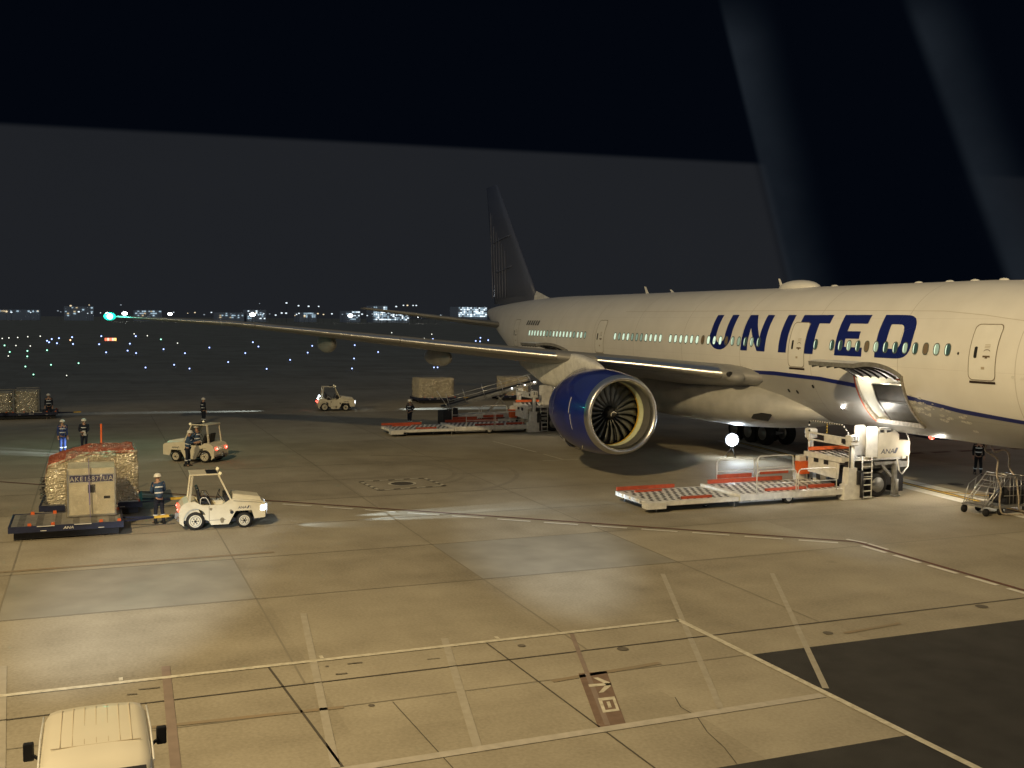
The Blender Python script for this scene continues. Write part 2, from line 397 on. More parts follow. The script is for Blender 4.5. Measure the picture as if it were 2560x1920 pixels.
g = mb(M_conc)
S = 5200
n = 8
g.face(g.pts([(-S, -S, 0), (S, -S, 0), (S, S, 0), (-S, S, 0)]))
tagobj(g.build('ground', recalc=False), kind='structure')
def sheet(name, m, polys, z, kind='structure'):
    b = mb(m)
    for p in polys: b.face(b.pts([(q[0], q[1], z) for q in p]))
    o = b.build(name, recalc=False); return tagobj(o, kind=kind)
def strip(a, b, w):
    a = Vector(a); b = Vector(b); d = (b - a).normalized(); k = Vector((-d.y, d.x)) * w / 2
    return [tuple(a - k), tuple(b - k), tuple(b + k), tuple(a + k)]
sheet('newer_concrete_panel', M_newconc, [[(-10.57, -33.80), (-5.84, -33.82), (-5.84, -27.82), (-10.57, -27.80)],
      [(-10.55, -21.60), (-5.82, -21.62), (-5.80, -15.44), (-10.54, -15.42)]], 0.004)
asph = [[(2.48, -18.45), (60, -18.45), (60, 90), (2.48, 90)], [(7.24, -90), (60, -90), (60, -18.45), (7.24, -18.45)]]
sheet('asphalt_road', M_asph, asph, 0.004)
J = []
for x in (-5.82, -10.62, -15.42, -20.2, -25.0, -29.8): J.append(strip((x, -90), (x + 0.1, 40), 0.05))
for y in (-45.9, -39.75, -33.6, -27.58, -21.4, -15.2): J.append(strip((-60, y), (0.9, y - 0.25), 0.045))
J.append(strip((2.44, -60), (2.46, -18.5), 0.04))
sheet('slab_joints', M_jointl, J, 0.008)
cr = [(4.2, -21.35), (4.7, -21.52), (5.2, -21.48), (5.9, -21.7), (6.6, -21.8), (7.22, -21.97)]
T = [strip((1.22, -90), (0.82, 30), 0.05), strip((-0.3, -28.35), (9, -27.75), 0.05), strip((-0.3, -23.56), (7.2, -23.3), 0.035), strip((2.56, -26.48), (7.2, -26.3), 0.02)]
T += [strip(a, b, 0.018) for a, b in zip(cr, cr[1:])]
sheet('tar_joints', M_joint, T, 0.012)
sheet('brown_stains', M_brown, [strip((2.25, -31.5), (2.5, -27.4), 0.13), strip((2.55, -23.2), (2.3, -20.6), 0.15), strip((1.9, -15.5), (1.7, -13.7), 0.12), strip((-11.0, -40), (-11.1, -26.5), 0.2)], 0.012)
W = [strip((-0.25, -60), (-0.35, -18.6), 0.15), strip((-0.42, -18.58), (14, -18.30), 0.15), strip((-0.3, -34.5), (7, -34.45), 0.14)]
for y in (-31.2, -27.2, -23.2): W.append(strip((-0.42, y), (-0.62, y), 0.08))
sheet('white_bay_line', M_wline, W, 0.016)
sheet('reflection_line', M_refl_stencil, [strip((-4.6, -16.6), (5.0, -20.85), 0.13), strip((-3.6, -13.6), (4.8, -18.3), 0.13), strip((-0.9, -24.33), (5.1, -25.7), 0.16), strip((-4.0, -26.93), (5.08, -28.11), 0.15), strip((-2.2, -33.44), (5.0, -33.0), 0.16)], 0.012)  # faint lines of window reflections, painted onto the apron
DS = []
a = Vector((-27.5, -33.7)); d = Vector((5.2, 6.5)).normalized()
D2 = []
p = Vector((-6.22, -8.86)); dr = Vector((-5.3, -6.4)).normalized()
for k in range(16):
    q0 = p + dr * (k * 1.75 + 0.25); D2.append(strip(q0, q0 + dr * 1.25, 0.15))
for k in range(9):
    q0 = Vector((-5.75 + k * 1.45, -8.62 + k * 0.02)); D2.append(strip(q0, q0 + Vector((1.1, 0.02)), 0.17))
D2.append(strip((-6.75, -8.42), (-6.05, -8.18), 0.13)); D2.append(strip((-5.95, -8.2), (-5.0, -8.22), 0.12))
sheet('pale_bay_line', M_lowline, [strip((5.25, -30), (5.1, -18.6), 0.22)], 0.014)
sheet('brown_reflection_line', mat('brown_line', (0.26, 0.20, 0.16), 0.8, var=0.2, scale=3), [strip((-1.05, -30.32), (7.0, -30.6), 0.17), strip((-0.23, -21.48), (5.0, -23.2), 0.10)], 0.013)  # brownish lines of window reflections, painted as ground colour
sheet('dashed_white_line', mat('dash_white', (0.74, 0.71, 0.62), 0.6, var=0.15, scale=6), D2, 0.016)
sheet('red_safety_line', M_redline, [strip((-45, -54.5), (-6.35, -8.38), 0.16), strip((-6.35, -8.38), (12, -8.10), 0.16)], 0.012)
# text shadows of removed paint near the white bay line
blk = []
rs = random.Random(3)
for k in range(6):
    y = -33.5 + rs.random() * 10; x = 0.05 + rs.random() * 0.7; w = 0.05 + rs.random() * 0.35
    blk.append(strip((x, y), (x + 0.02, y + w), 0.02 + rs.random() * 0.07))
sheet('paint_remnants', mat('paint_remnant', (0.21, 0.185, 0.14), 0.85, var=0.3, scale=9), blk, 0.0165)
# reddish window reflection of an indoor sign, painted on the apron
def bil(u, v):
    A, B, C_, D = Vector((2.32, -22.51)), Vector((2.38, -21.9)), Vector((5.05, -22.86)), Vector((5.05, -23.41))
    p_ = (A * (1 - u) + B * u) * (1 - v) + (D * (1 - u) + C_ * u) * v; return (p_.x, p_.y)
sheet('sign_reflection', mat('sign_reflection_red_brown', (0.21, 0.14, 0.10), 0.8, var=0.3, scale=5), [[bil(0, 0), bil(1, 0), bil(1, 1), bil(0, 1)]], 0.012)
sheet('sign_reflection_marks', M_wline, [[bil(*q) for q in l_] for l_ in ([(0.45, 0.12), (0.62, 0.12), (0.98, 0.25), (0.98, 0.31), (0.80, 0.27)], [(0.98, 0.25), (0.98, 0.31), (0.62, 0.42), (0.45, 0.42), (0.80, 0.28)], [(0.2, 0.24), (0.9, 0.25), (0.9, 0.30), (0.2, 0.29)],
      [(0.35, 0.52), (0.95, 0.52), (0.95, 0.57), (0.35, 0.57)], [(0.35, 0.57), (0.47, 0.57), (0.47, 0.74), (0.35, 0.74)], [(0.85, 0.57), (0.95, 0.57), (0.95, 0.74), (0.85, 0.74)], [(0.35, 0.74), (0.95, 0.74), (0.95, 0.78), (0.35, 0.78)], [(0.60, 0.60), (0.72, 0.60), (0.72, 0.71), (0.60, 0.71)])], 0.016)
# manhole covers
spots = []
for cx, cy, r in ((1.18, -20.9, 0.13), (1.76, -15.86, 0.12), (1.22, -10.66, 0.16), (0.2, -22.9, 0.09), (2.6, -26.9, 0.06), (-14.9, 4.2, 0.35)):
    spots.append([(cx + r * math.cos(t * PI / 8), cy + r * math.sin(t * PI / 8)) for t in range(16)])
sheet('drain_covers', M_stain, spots, 0.016)
# square service mark with ring
sq = [(-24.0, -20.7), (-24.15, -17.75), (-21.75, -17.5), (-21.5, -20.5)]
Q = []; QW = []
for i in range(4):
    A = Vector(sq[i]); B = Vector(sq[(i + 1) % 4]); Q.append(strip(A, B, 0.16))
    for k in range(4):
        QW.append(strip(A + (B - A) * (0.06 + k * 0.24), A + (B - A) * (0.20 + k * 0.24), 0.14))
sheet('service_mark_border', M_joint, Q, 0.012)
c0 = Vector((-22.9, -19.1))
ring = lambda r0, r1: [[(c0.x + r * math.cos(t), c0.y + r * math.sin(t)) for r, t in ((r0, t0), (r1, t0), (r1, t1), (r0, t1))] for t0, t1 in ((k * PI / 14, (k + 1) * PI / 14) for k in range(28))]
QW += ring(0.50, 0.62)
sheet('service_mark_paint', M_wline, QW, 0.020)
sheet('service_pit_cover', M_joint, [[(c0.x + 0.48 * math.cos(t * PI / 14), c0.y + 0.48 * math.sin(t * PI / 14)) for t in range(28)]], 0.016)
sheet('thin_guide_lines', M_wline, [strip((-36.7, -9.67), (-31.2, -9.22), 0.12), strip((-30.3, -9.2), (-28.0, -9.1), 0.12), strip((-27.85, -10.3), (-27.8, -7.9), 0.12)], 0.016)
# tyre rub marks
TY = []
for rr in (3.6, 4.1, 6.5):
    for k in range(22):
        t0 = 0.5 + k * 0.11; t1 = t0 + 0.11
        c = Vector((-26.2, -19.5))
        TY.append([(c.x + (rr + o) * math.cos(t), c.y + (rr + o) * math.sin(t)) for t, o in ((t0, 0), (t1, 0), (t1, 0.22), (t0, 0.22))])
sheet('tyre_marks', mat('tyre_mark', (0.26, 0.23, 0.17), 0.85, col2=(0.305, 0.27, 0.205), scale=1.5), TY, 0.009)
# lead-in line with white border and yellow/black lines
LW = []; LY = []; LB = []
A = Vector((-34, 9.5)); B = Vector((4, -0.2)); 
LA = Vector((-17.0, 2.35)); LBv = Vector((-6.0, 1.1)); dd = (LBv - LA).normalized()
LW.append(strip(LA - dd * 16, LBv + dd * 9, 1.75))
LY.append(strip(LA - dd * 16, LBv + dd * 9, 0.20)); 
for s_ in (-0.17, 0.17):
    k = Vector((-dd.y, dd.x)) * s_
    LB.append(strip(LA - dd * 16 + k, LBv + dd * 9 + k, 0.10))
LY.append(strip((-13.5, 2.1), (-11.0, 3.8), 0.16)); LB.append(strip((-13.4, 2.35), (-11.1, 3.9), 0.08)); LB.append(strip((-13.0, 2.1), (-10.9, 3.55), 0.08))
sheet('lead_in_border', mat('bright_white_paint', (0.78, 0.76, 0.68), 0.6, var=0.12, scale=3), LW, 0.006)
sheet('lead_in_line', M_yellow, LY, 0.014); sheet('lead_in_edges', M_joint, LB, 0.010)
sheet('red_dashes', M_redline, [strip((-24.5 + k * 0.05, 6.0 + k * 1.9), (-24.5 + k * 0.05, 7.3 + k * 1.9), 0.45) for k in range(9)], 0.012)

# ================================================================ aircraft
Z0 = 5.73; RF = 3.1
ST = [(0.0, 0.06, -0.95), (-0.3, 0.62, -0.90), (-0.8, 1.08, -0.80), (-1.5, 1.55, -0.66), (-2.5, 2.05, -0.48), (-3.5, 2.42, -0.32), (-4.7, 2.74, -0.17), (-6.0, 2.96, -0.06),
      (-7.5, 3.07, -0.015), (-9.0, 3.1, 0.0), (-46.0, 3.1, 0.0), (-48.5, 3.0, 0.08), (-51.0, 2.75, 0.26), (-53.5, 2.38, 0.55), (-56.0, 1.9, 0.92), (-58.5, 1.38, 1.30), (-61.0, 0.84, 1.68), (-62.8, 0.40, 1.95), (-63.6, 0.06, 2.05)]
def fus(x):
    for (x0, r0, o0), (x1, r1, o1) in zip(ST, ST[1:]):
        if x <= x0 and x >= x1:
            t = (x0 - x) / (x0 - x1); t2 = t
            return r0 + (r1 - r0) * t2, o0 + (o1 - o0) * t2
    return ST[-1][1:] if x < 0 else ST[0][1:]
def P(x, v, off=0.0, side=-1):
    """point on the hull skin at station x, height v above the hull centreline datum"""
    r, o = fus(x); dz = v - o; dz = max(-r * 0.9999, min(r * 0.9999, dz))
    y = math.sqrt(r * r - dz * dz); k = (r + off) / r
    return Vector((x, side * y * k, Z0 + o + dz * k))
def skin_patch(b, poly, off, cell=0.12):
    """polygon (x, v) laid on the skin, cut into strips so that it follows the curve"""
    t = bmesh.new(); vs = [t.verts.new((p[0], p[1], 0)) for p in poly]; t.faces.new(vs)
    v0, v1 = min(p[1] for p in poly), max(p[1] for p in poly)
    h = math.floor(v0 / cell) * cell + cell
    while h < v1:
        bmesh.ops.bisect_plane(t, geom=t.verts[:] + t.edges[:] + t.faces[:], plane_co=(0, h, 0), plane_no=(0, 1, 0)); h += cell
    u0, u1 = min(p[0] for p in poly), max(p[0] for p in poly)
    if u1 - u0 > 1.3 or u1 > -9:
        h = math.floor(u0) + 0.5
        while h < u1:
            bmesh.ops.bisect_plane(t, geom=t.verts[:] + t.edges[:] + t.faces[:], plane_co=(h, 0, 0), plane_no=(1, 0, 0)); h += 0.5
    bmesh.ops.triangulate(t, faces=t.faces[:])
    mp = {}
    for v in t.verts: mp[v] = b.bm.verts.new(P(v.co.x, v.co.y, off))
    for f in t.faces: b.face([mp[v] for v in f.verts], True)
    t.free(); return b
def skin_ring(b, outer, inner, off):
    n = len(outer)
    for i in range(n):
        q = [outer[i], outer[(i + 1) % n], inner[(i + 1) % n], inner[i]]
        b.face([b.bm.verts.new(P(x, v, off)) for x, v in q], True)
def rrect(cx, cv, w, h, r, n=5, seg=6):
    out = []
    for qx, qv, a0 in ((1, 1, 0), (-1, 1, 90), (-1, -1, 180), (1, -1, 270)):
        for k in range(n + 1):
            a = R_(a0 + 90 * k / n); out.append((cx + qx * (w / 2 - r) + r * math.cos(a), cv + qv * (h / 2 - r) + r * math.sin(a)))
    # subdivide the long sides
    res = []
    for i, p in enumerate(out):
        q = out[(i + 1) % len(out)]; L = math.hypot(q[0] - p[0], q[1] - p[1]); k = max(1, int(L / 0.2))
        for j in range(k): res.append((p[0] + (q[0] - p[0]) * j / k, p[1] + (q[1] - p[1]) * j / k))
    return res

plane = thing('airliner', 'white wide-body airliner parked with blue engine and UNITED titles, cargo doors open', 'airplane', (0, 0, 0))

# paint: white above, grey below the cheat line
def hull_mat():
    m = bpy.data.materials.new('hull_paint'); m.use_nodes = True; nt = m.node_tree; b = nt.nodes['Principled BSDF']
    co = nt.nodes.new('ShaderNodeTexCoord'); sp = nt.nodes.new('ShaderNodeSeparateXYZ'); nt.links.new(co.outputs['Object'], sp.inputs[0])
    mr = nt.nodes.new('ShaderNodeMapRange'); mr.inputs['From Min'].default_value = -25; mr.inputs['From Max'].default_value = 0
    nt.links.new(sp.outputs[0], mr.inputs['Value'])
    rp = nt.nodes.new('ShaderNodeValToRGB'); nt.links.new(mr.outputs[0], rp.inputs[0])
    def st(x, v): return ((x + 25) / 25.0, (v + 3) / 3.0)
    pts = [st(-22, -0.90), st(-15.3, -0.92), st(-13.1, -1.08), st(-10.3, -1.35), st(-7.9, -1.68), st(-5.2, -1.88), st(-1.5, -2.0)]
    e = rp.color_ramp.elements
    e[0].position, c = pts[0]; e[0].color = (c, c, c, 1); e[1].position, c = pts[-1]; e[1].color = (c, c, c, 1)
    for p_, c in pts[1:-1]:
        q = e.new(p_); q.color = (c, c, c, 1)
    m2 = nt.nodes.new('ShaderNodeMapRange'); m2.inputs['To Min'].default_value = Z0 - 3; m2.inputs['To Max'].default_value = Z0
    nt.links.new(rp.outputs[0], m2.inputs['Value'])
    gt = nt.nodes.new('ShaderNodeMath'); gt.operation = 'GREATER_THAN'; nt.links.new(sp.outputs[2], gt.inputs[0]); nt.links.new(m2.outputs[0], gt.inputs[1])
    nz = nt.nodes.new('ShaderNodeTexNoise'); nz.inputs['Scale'].default_value = 0.8; nz.inputs['Detail'].default_value = 5
    mp = nt.nodes.new('ShaderNodeMapping'); mp.inputs['Scale'].default_value = (0.5, 1, 1.4); nt.links.new(co.outputs['Object'], mp.inputs[0]); nt.links.new(mp.outputs[0], nz.inputs['Vector'])
    w = nt.nodes.new('ShaderNodeMixRGB'); w.inputs[1].default_value = (0.80, 0.79, 0.76, 1); w.inputs[2].default_value = (0.70, 0.68, 0.64, 1); nt.links.new(nz.outputs[0], w.inputs[0])
    gy = nt.nodes.new('ShaderNodeMixRGB'); gy.inputs[1].default_value = (0.40, 0.40, 0.39, 1); gy.inputs[2].default_value = (0.28, 0.275, 0.26, 1); nt.links.new(nz.outputs[0], gy.inputs[0])
    mx = nt.nodes.new('ShaderNodeMixRGB'); nt.links.new(gt.outputs[0], mx.inputs[0]); nt.links.new(gy.outputs[0], mx.inputs[1]); nt.links.new(w.outputs[0], mx.inputs[2])
    # thin panel joints round the hull
    wv = nt.nodes.new('ShaderNodeMath'); wv.operation = 'PINGPONG'; nt.links.new(sp.outputs[0], wv.inputs[0]); wv.inputs[1].default_value = 2.65
    lt = nt.nodes.new('ShaderNodeMath'); lt.operation = 'LESS_THAN'; nt.links.new(wv.outputs[0], lt.inputs[0]); lt.inputs[1].default_value = 0.016
    ml = nt.nodes.new('ShaderNodeMixRGB'); ml.blend_type = 'MULTIPLY'; ml.inputs[2].default_value = (0.74, 0.72, 0.70, 1)
    nt.links.new(lt.outputs[0], ml.inputs[0]); nt.links.new(mx.outputs[0], ml.inputs[1])
    st_n = nt.nodes.new('ShaderNodeTexNoise'); st_n.inputs['Scale'].default_value = 2.2; st_n.inputs['Detail'].default_value = 6
    st_m = nt.nodes.new('ShaderNodeMapping'); st_m.inputs['Scale'].default_value = (0.55, 0.35, 0.30); nt.links.new(co.outputs['Object'], st_m.inputs[0]); nt.links.new(st_m.outputs[0], st_n.inputs['Vector'])
    st_r = nt.nodes.new('ShaderNodeMapRange'); st_r.inputs['From Min'].default_value = 0.35; st_r.inputs['From Max'].default_value = 0.75; st_r.inputs['To Min'].default_value = 1.0; st_r.inputs['To Max'].default_value = 0.93; nt.links.new(st_n.outputs[0], st_r.inputs['Value'])
    gz = nt.nodes.new('ShaderNodeMath'); gz.operation = 'PINGPONG'; nt.links.new(sp.outputs[2], gz.inputs[0]); gz.inputs[1].default_value = 0.92
    gl_ = nt.nodes.new('ShaderNodeMath'); gl_.operation = 'LESS_THAN'; nt.links.new(gz.outputs[0], gl_.inputs[0]); gl_.inputs[1].default_value = 0.006
    m3 = nt.nodes.new('ShaderNodeMixRGB'); m3.blend_type = 'MULTIPLY'; m3.inputs[0].default_value = 1; nt.links.new(ml.outputs[0], m3.inputs[1]); nt.links.new(st_r.outputs[0], m3.inputs[2])
    m4 = nt.nodes.new('ShaderNodeMixRGB'); m4.blend_type = 'MULTIPLY'; m4.inputs[2].default_value = (0.86, 0.85, 0.84, 1); nt.links.new(gl_.outputs[0], m4.inputs[0]); nt.links.new(m3.outputs[0], m4.inputs[1])
    nt.links.new(m4.outputs[0], b.inputs['Base Color'])
    wb = nt.nodes.new('ShaderNodeTexNoise'); wb.inputs['Scale'].default_value = 1.6; nt.links.new(co.outputs['Object'], wb.inputs['Vector'])
    bpn = nt.nodes.new('ShaderNodeBump'); bpn.inputs['Strength'].default_value = 0.12; bpn.inputs['Distance'].default_value = 0.05; nt.links.new(wb.outputs[0], bpn.inputs['Height']); nt.links.new(bpn.outputs[0], b.inputs['Normal'])
    b.inputs['Roughness'].default_value = 0.42; b.inputs['Coat Weight'].default_value = 0.25; b.inputs['Coat Roughness'].default_value = 0.25
    return m
M_hull = hull_mat()
M_liner = mat('hold_liner', (0.70, 0.69, 0.62), 0.6, var=0.2, scale=2)
M_greybelly = mat('belly_grey', (0.46, 0.455, 0.43), 0.45, var=0.25, scale=1.3, coat=0.15)
M_winggrey = mat('wing_grey', (0.27, 0.265, 0.25), 0.45, var=0.22, scale=1.0, coat=0.1)

CARGO = [(-13.05, -10.40), (-43.20, -40.60)]
b = MB(); b.mat(M_hull)
xs = sorted(set([s_[0] for s_ in ST] + [c for q in CARGO for c in q] + [-9.0 - k for k in range(0, 55)] + [-0.15, -1.1, -2.0, -3.0, -4.1, -5.3, -6.7, -8.2]), reverse=True)
xs = [x for x in xs if x >= -63.6]
angs = [-90 + 4 * k for k in range(90)]
grid = []
for x in xs:
    r, o = fus(x); grid.append([b.bm.verts.new((x, -r * math.cos(R_(a)), Z0 + o + r * math.sin(R_(a)))) for a in angs])
NA = len(angs)
def in_cargo(xa, xb, a):
    for c0_, c1_ in CARGO:
        if xb >= c0_ - 1e-4 and xa <= c1_ + 1e-4 and -54.5 < a < -11: return True
    return False
for i in range(len(xs) - 1):
    for k in range(NA):
        if in_cargo(xs[i], xs[i + 1], angs[k] + 0.5): continue
        b.face([grid[i][k], grid[i + 1][k], grid[i + 1][(k + 1) % NA], grid[i][(k + 1) % NA]], True)
b.face(grid[-1])
b.build('fuselage', plane, recalc=True)

# titles
def letters():
    L = []
    T0, B0 = 1.76, 0.10
    s = 0.55
    # U
    n = 14; w0, w1 = -23.93, -22.06; cx = (w0 + w1) / 2; ro = (w1 - w0) / 2; cv = B0 + 0.62
    def arc(rx, rv, cvv, a0, a1, m=14): return [(cx + rx * math.cos(R_(a0 + (a1 - a0) * k / m)), cvv + rv * math.sin(R_(a0 + (a1 - a0) * k / m))) for k in range(m + 1)]
    outer = [(w0, T0)] + arc(ro, 0.64, cv, 180, 360) + [(w1, T0)]
    inner = [(w1 - s, T0)] + arc(ro - s, 0.34, cv, 360, 180) + [(w0 + s, T0)]
    # as quads between outer and inner
    o2 = [(w0, T0), (w0, cv)] + arc(ro, 0.64, cv, 180, 360) + [(w1, cv), (w1, T0)]
    i2 = [(w0 + s, T0), (w0 + s, cv)] + arc(ro - s, 0.30, cv, 180, 360) + [(w1 - s, cv), (w1 - s, T0)]
    for k in range(len(o2) - 1):
        q = [o2[k], o2[k + 1], i2[k + 1], i2[k]]
        if abs(q[0][0] - q[1][0]) + abs(q[0][1] - q[1][1]) > 1e-5 : L.append(q)
    # N
    L += [[(-21.13, T0), (-21.13, B0), (-20.60, B0), (-20.60, T0)], [(-19.72, T0), (-19.72, B0), (-19.19, B0), (-19.19, T0)], [(-21.05, T0), (-20.50, T0), (-19.26, B0), (-19.80, B0)]]
    # I
    L += [[(-18.17, T0), (-18.17, B0), (-17.60, B0), (-17.60, T0)]]
    # T
    L += [[(-17.04, T0), (-17.04, T0 - 0.36), (-15.04, T0 - 0.36), (-15.04, T0)], [(-16.30, T0 - 0.2), (-16.30, B0), (-15.72, B0), (-15.72, T0 - 0.2)]]
    # E
    L += [[(-14.31, T0), (-14.31, B0), (-13.75, B0), (-13.75, T0)]]
    for v0, v1, xe in ((T0 - 0.35, T0, -12.70), (0.80, 1.10, -12.95), (B0, B0 + 0.36, -12.66)): L.append([(-13.8, v1), (-13.8, v0), (xe, v0), (xe, v1)])
    # D
    L += [[(-11.90, T0), (-11.90, B0), (-11.34, B0), (-11.34, T0)]]
    D0 = []; D1 = []
    mm = 20; xc = -10.95
    D0 = [(-11.36, T0)]; D1 = [(-11.36, T0 - 0.36)]
    for k in range(mm + 1):
        a = R_(90 - 180 * k / mm); e = 0.62
        ca, sa = math.cos(a), math.sin(a)
        fx = abs(ca) ** e; fv = abs(sa) ** e * (1 if sa >= 0 else -1)
        D0.append((xc + 0.99 * fx, (T0 + B0) / 2 + (T0 - B0) / 2 * fv)); D1.append((xc + 0.42 * fx, (T0 + B0) / 2 + ((T0 - B0) / 2 - 0.36) * fv))
    D0.append((-11.36, B0)); D1.append((-11.36, B0 + 0.36))
    for k in range(len(D0) - 1): L.append([D0[k], D0[k + 1], D1[k + 1], D1[k]])
    return L
b = mb(M_blue)
for k, q in enumerate(letters()): skin_patch(b, q, 0.010 + 0.0012 * (k % 4))
tagobj(b.build('airline_title', plane, recalc=False), 'dark blue UNITED lettering')
# cheat line
b = mb(M_blue)
cl = [(-24, -0.84, -0.99), (-22, -0.84, -0.99), (-18.6, -0.77, -0.95), (-15.4, -0.84, -1.01), (-13.05, -1.0, -1.18)]
cl2 = [(-10.4, -1.27, -1.44), (-7.9, -1.60, -1.77), (-5.2, -1.82, -1.96), (-2.5, -1.95, -2.05)]
def cheat(c):
    for (x0, t0, b0), (x1, t1, b1) in zip(c, c[1:]):
        N_ = max(1, int((x1 - x0) / 0.4))
        for k in range(N_):
            f0, f1 = k / N_, (k + 1) / N_
            A = (x0 + (x1 - x0) * f0, t0 + (t1 - t0) * f0); B = (x0 + (x1 - x0) * f1, t0 + (t1 - t0) * f1)
            C = (x0 + (x1 - x0) * f1, b0 + (b1 - b0) * f1); D = (x0 + (x1 - x0) * f0, b0 + (b1 - b0) * f0)
            b.face([b.bm.verts.new(P(q[0], q[1], 0.008)) for q in (A, B, C, D)], True)
cheat([(-46, -0.86, -1.0)] + cl); cheat(cl2)
tagobj(b.build('cheat_line', plane, recalc=False), 'thin dark blue stripe along the hull')
# small registration at the tail
b = mb(mat('marking_grey', (0.10, 0.10, 0.10), 0.5))
for k in range(6): skin_patch(b, [(-48.3 + k * 0.42 - (0.04 if k % 2 else 0), 1.05), (-48.02 + k * 0.42, 1.05), (-47.98 + k * 0.42, 1.38), (-48.22 + k * 0.42, 1.38)], 0.006)
b.build('registration_marking', plane, recalc=False)

# cabin windows
M_winrim = mat('window_rim', (0.10, 0.115, 0.10), 0.35)
M_winlit = mat('window_lit', (0.5, 0.6, 0.5), 0.2, emit=(0.74, 1.0, 0.80), estr=0.72)
M_winmid = mat('window_half_lit', (0.3, 0.4, 0.35), 0.2, emit=(0.30, 0.50, 0.42), estr=0.35)
M_windark = mat('window_dark', (0.02, 0.035, 0.03), 0.15, emit=(0.1, 0.2, 0.16), estr=0.25)
M_winshade = mat('window_shade', (0.20, 0.15, 0.10), 0.5)
def cabin_window(x, state):
    cv = 0.515
    o = rrect(x, cv, 0.31, 0.47, 0.15, 5); i = rrect(x, cv, 0.245, 0.40, 0.12, 5)
    N_ = 40
    def ell(w, h, dx=0): return [(x + dx + w / 2 * (abs(math.cos(t)) ** 0.85) * (1 if math.cos(t) > 0 else -1), cv + h / 2 * (abs(math.sin(t)) ** 0.75) * (1 if math.sin(t) > 0 else -1)) for t in [2 * PI * k / 24 for k in range(24)]]
    b = mb(M_winrim); O = ell(0.30, 0.46); I = ell(0.235, 0.385)
    skin_ring(b, O, I, 0.018)
    if state == 's': b.mat(M_winshade)
    elif state == 'd': b.mat(M_windark)
    elif state == 'h': b.mat(M_winmid)
    else: b.mat(M_winlit)
    if state == 'p':
        # lit reveal on the aft side, dark glass in front
        mid = [(q[0] if q[0] < x - 0.0 else x + (q[0] - x) * 0.05, q[1]) for q in I]
        for k in range(24):
            if I[k][0] > x - 0.001 and I[(k + 1) % 24][0] > x - 0.001: continue
        L_ = [q for q in I if q[0] <= x + 0.012]
        c_ = 0.02
        half = sorted([q for q in I if q[0] <= x + 0.001], key=lambda q: q[1])
        b.mat(M_winlit); pl = [(q[0], q[1]) for q in half]; pr = [(x - 0.035 - 0.25 * (x - q[0]), q[1]) for q in half]
        for k in range(len(half) - 1): b.face([b.bm.verts.new(P(*q, 0.014)) for q in (pl[k], pr[k], pr[k + 1], pl[k + 1])])
        halfr = sorted([q for q in I if q[0] >= x - 0.001], key=lambda q: q[1])
        b.mat(M_windark if (int(-x * 10) % 2) else M_winmid)
        m_ = min(len(half), len(halfr))
        for k in range(m_ - 1): b.face([b.bm.verts.new(P(*q, 0.014)) for q in (pr[k], halfr[k], halfr[k + 1], pr[k + 1])])
    else:
        c = b.bm.verts.new(P(x, cv, 0.014)); vs = [b.bm.verts.new(P(q[0], q[1], 0.014)) for q in I]
        for k in range(24): b.face([c, vs[k], vs[(k + 1) % 24]])
    lab = {'s': 'cabin window with its brown shade down', 'd': 'dark cabin window'}.get(state)
    ob = b.build('cabin_window', plane, recalc=False)
    if lab: ob['label'] = lab
    return ob
for k in list(range(13)) + [14]:
    cabin_window(-8.1238 - 0.533 * k, {2: 's', 8: 's'}.get(k, 'p'))
for k in list(range(16)) + list(range(17, 28)):
    st_ = {5: 's', 9: 's', 3: 'h', 21: 'h', 22: 'h', 23: 'h', 26: 'h'}.get(k, 'p' if k < 6 else 'l')
    cabin_window(-19.7238 - 0.533 * k, st_)
for k in range(18): cabin_window(-38.1738 - 0.533 * k, {0: 'h', 3: 'h', 10: 'h', 11: 'h'}.get(k, 'l'))
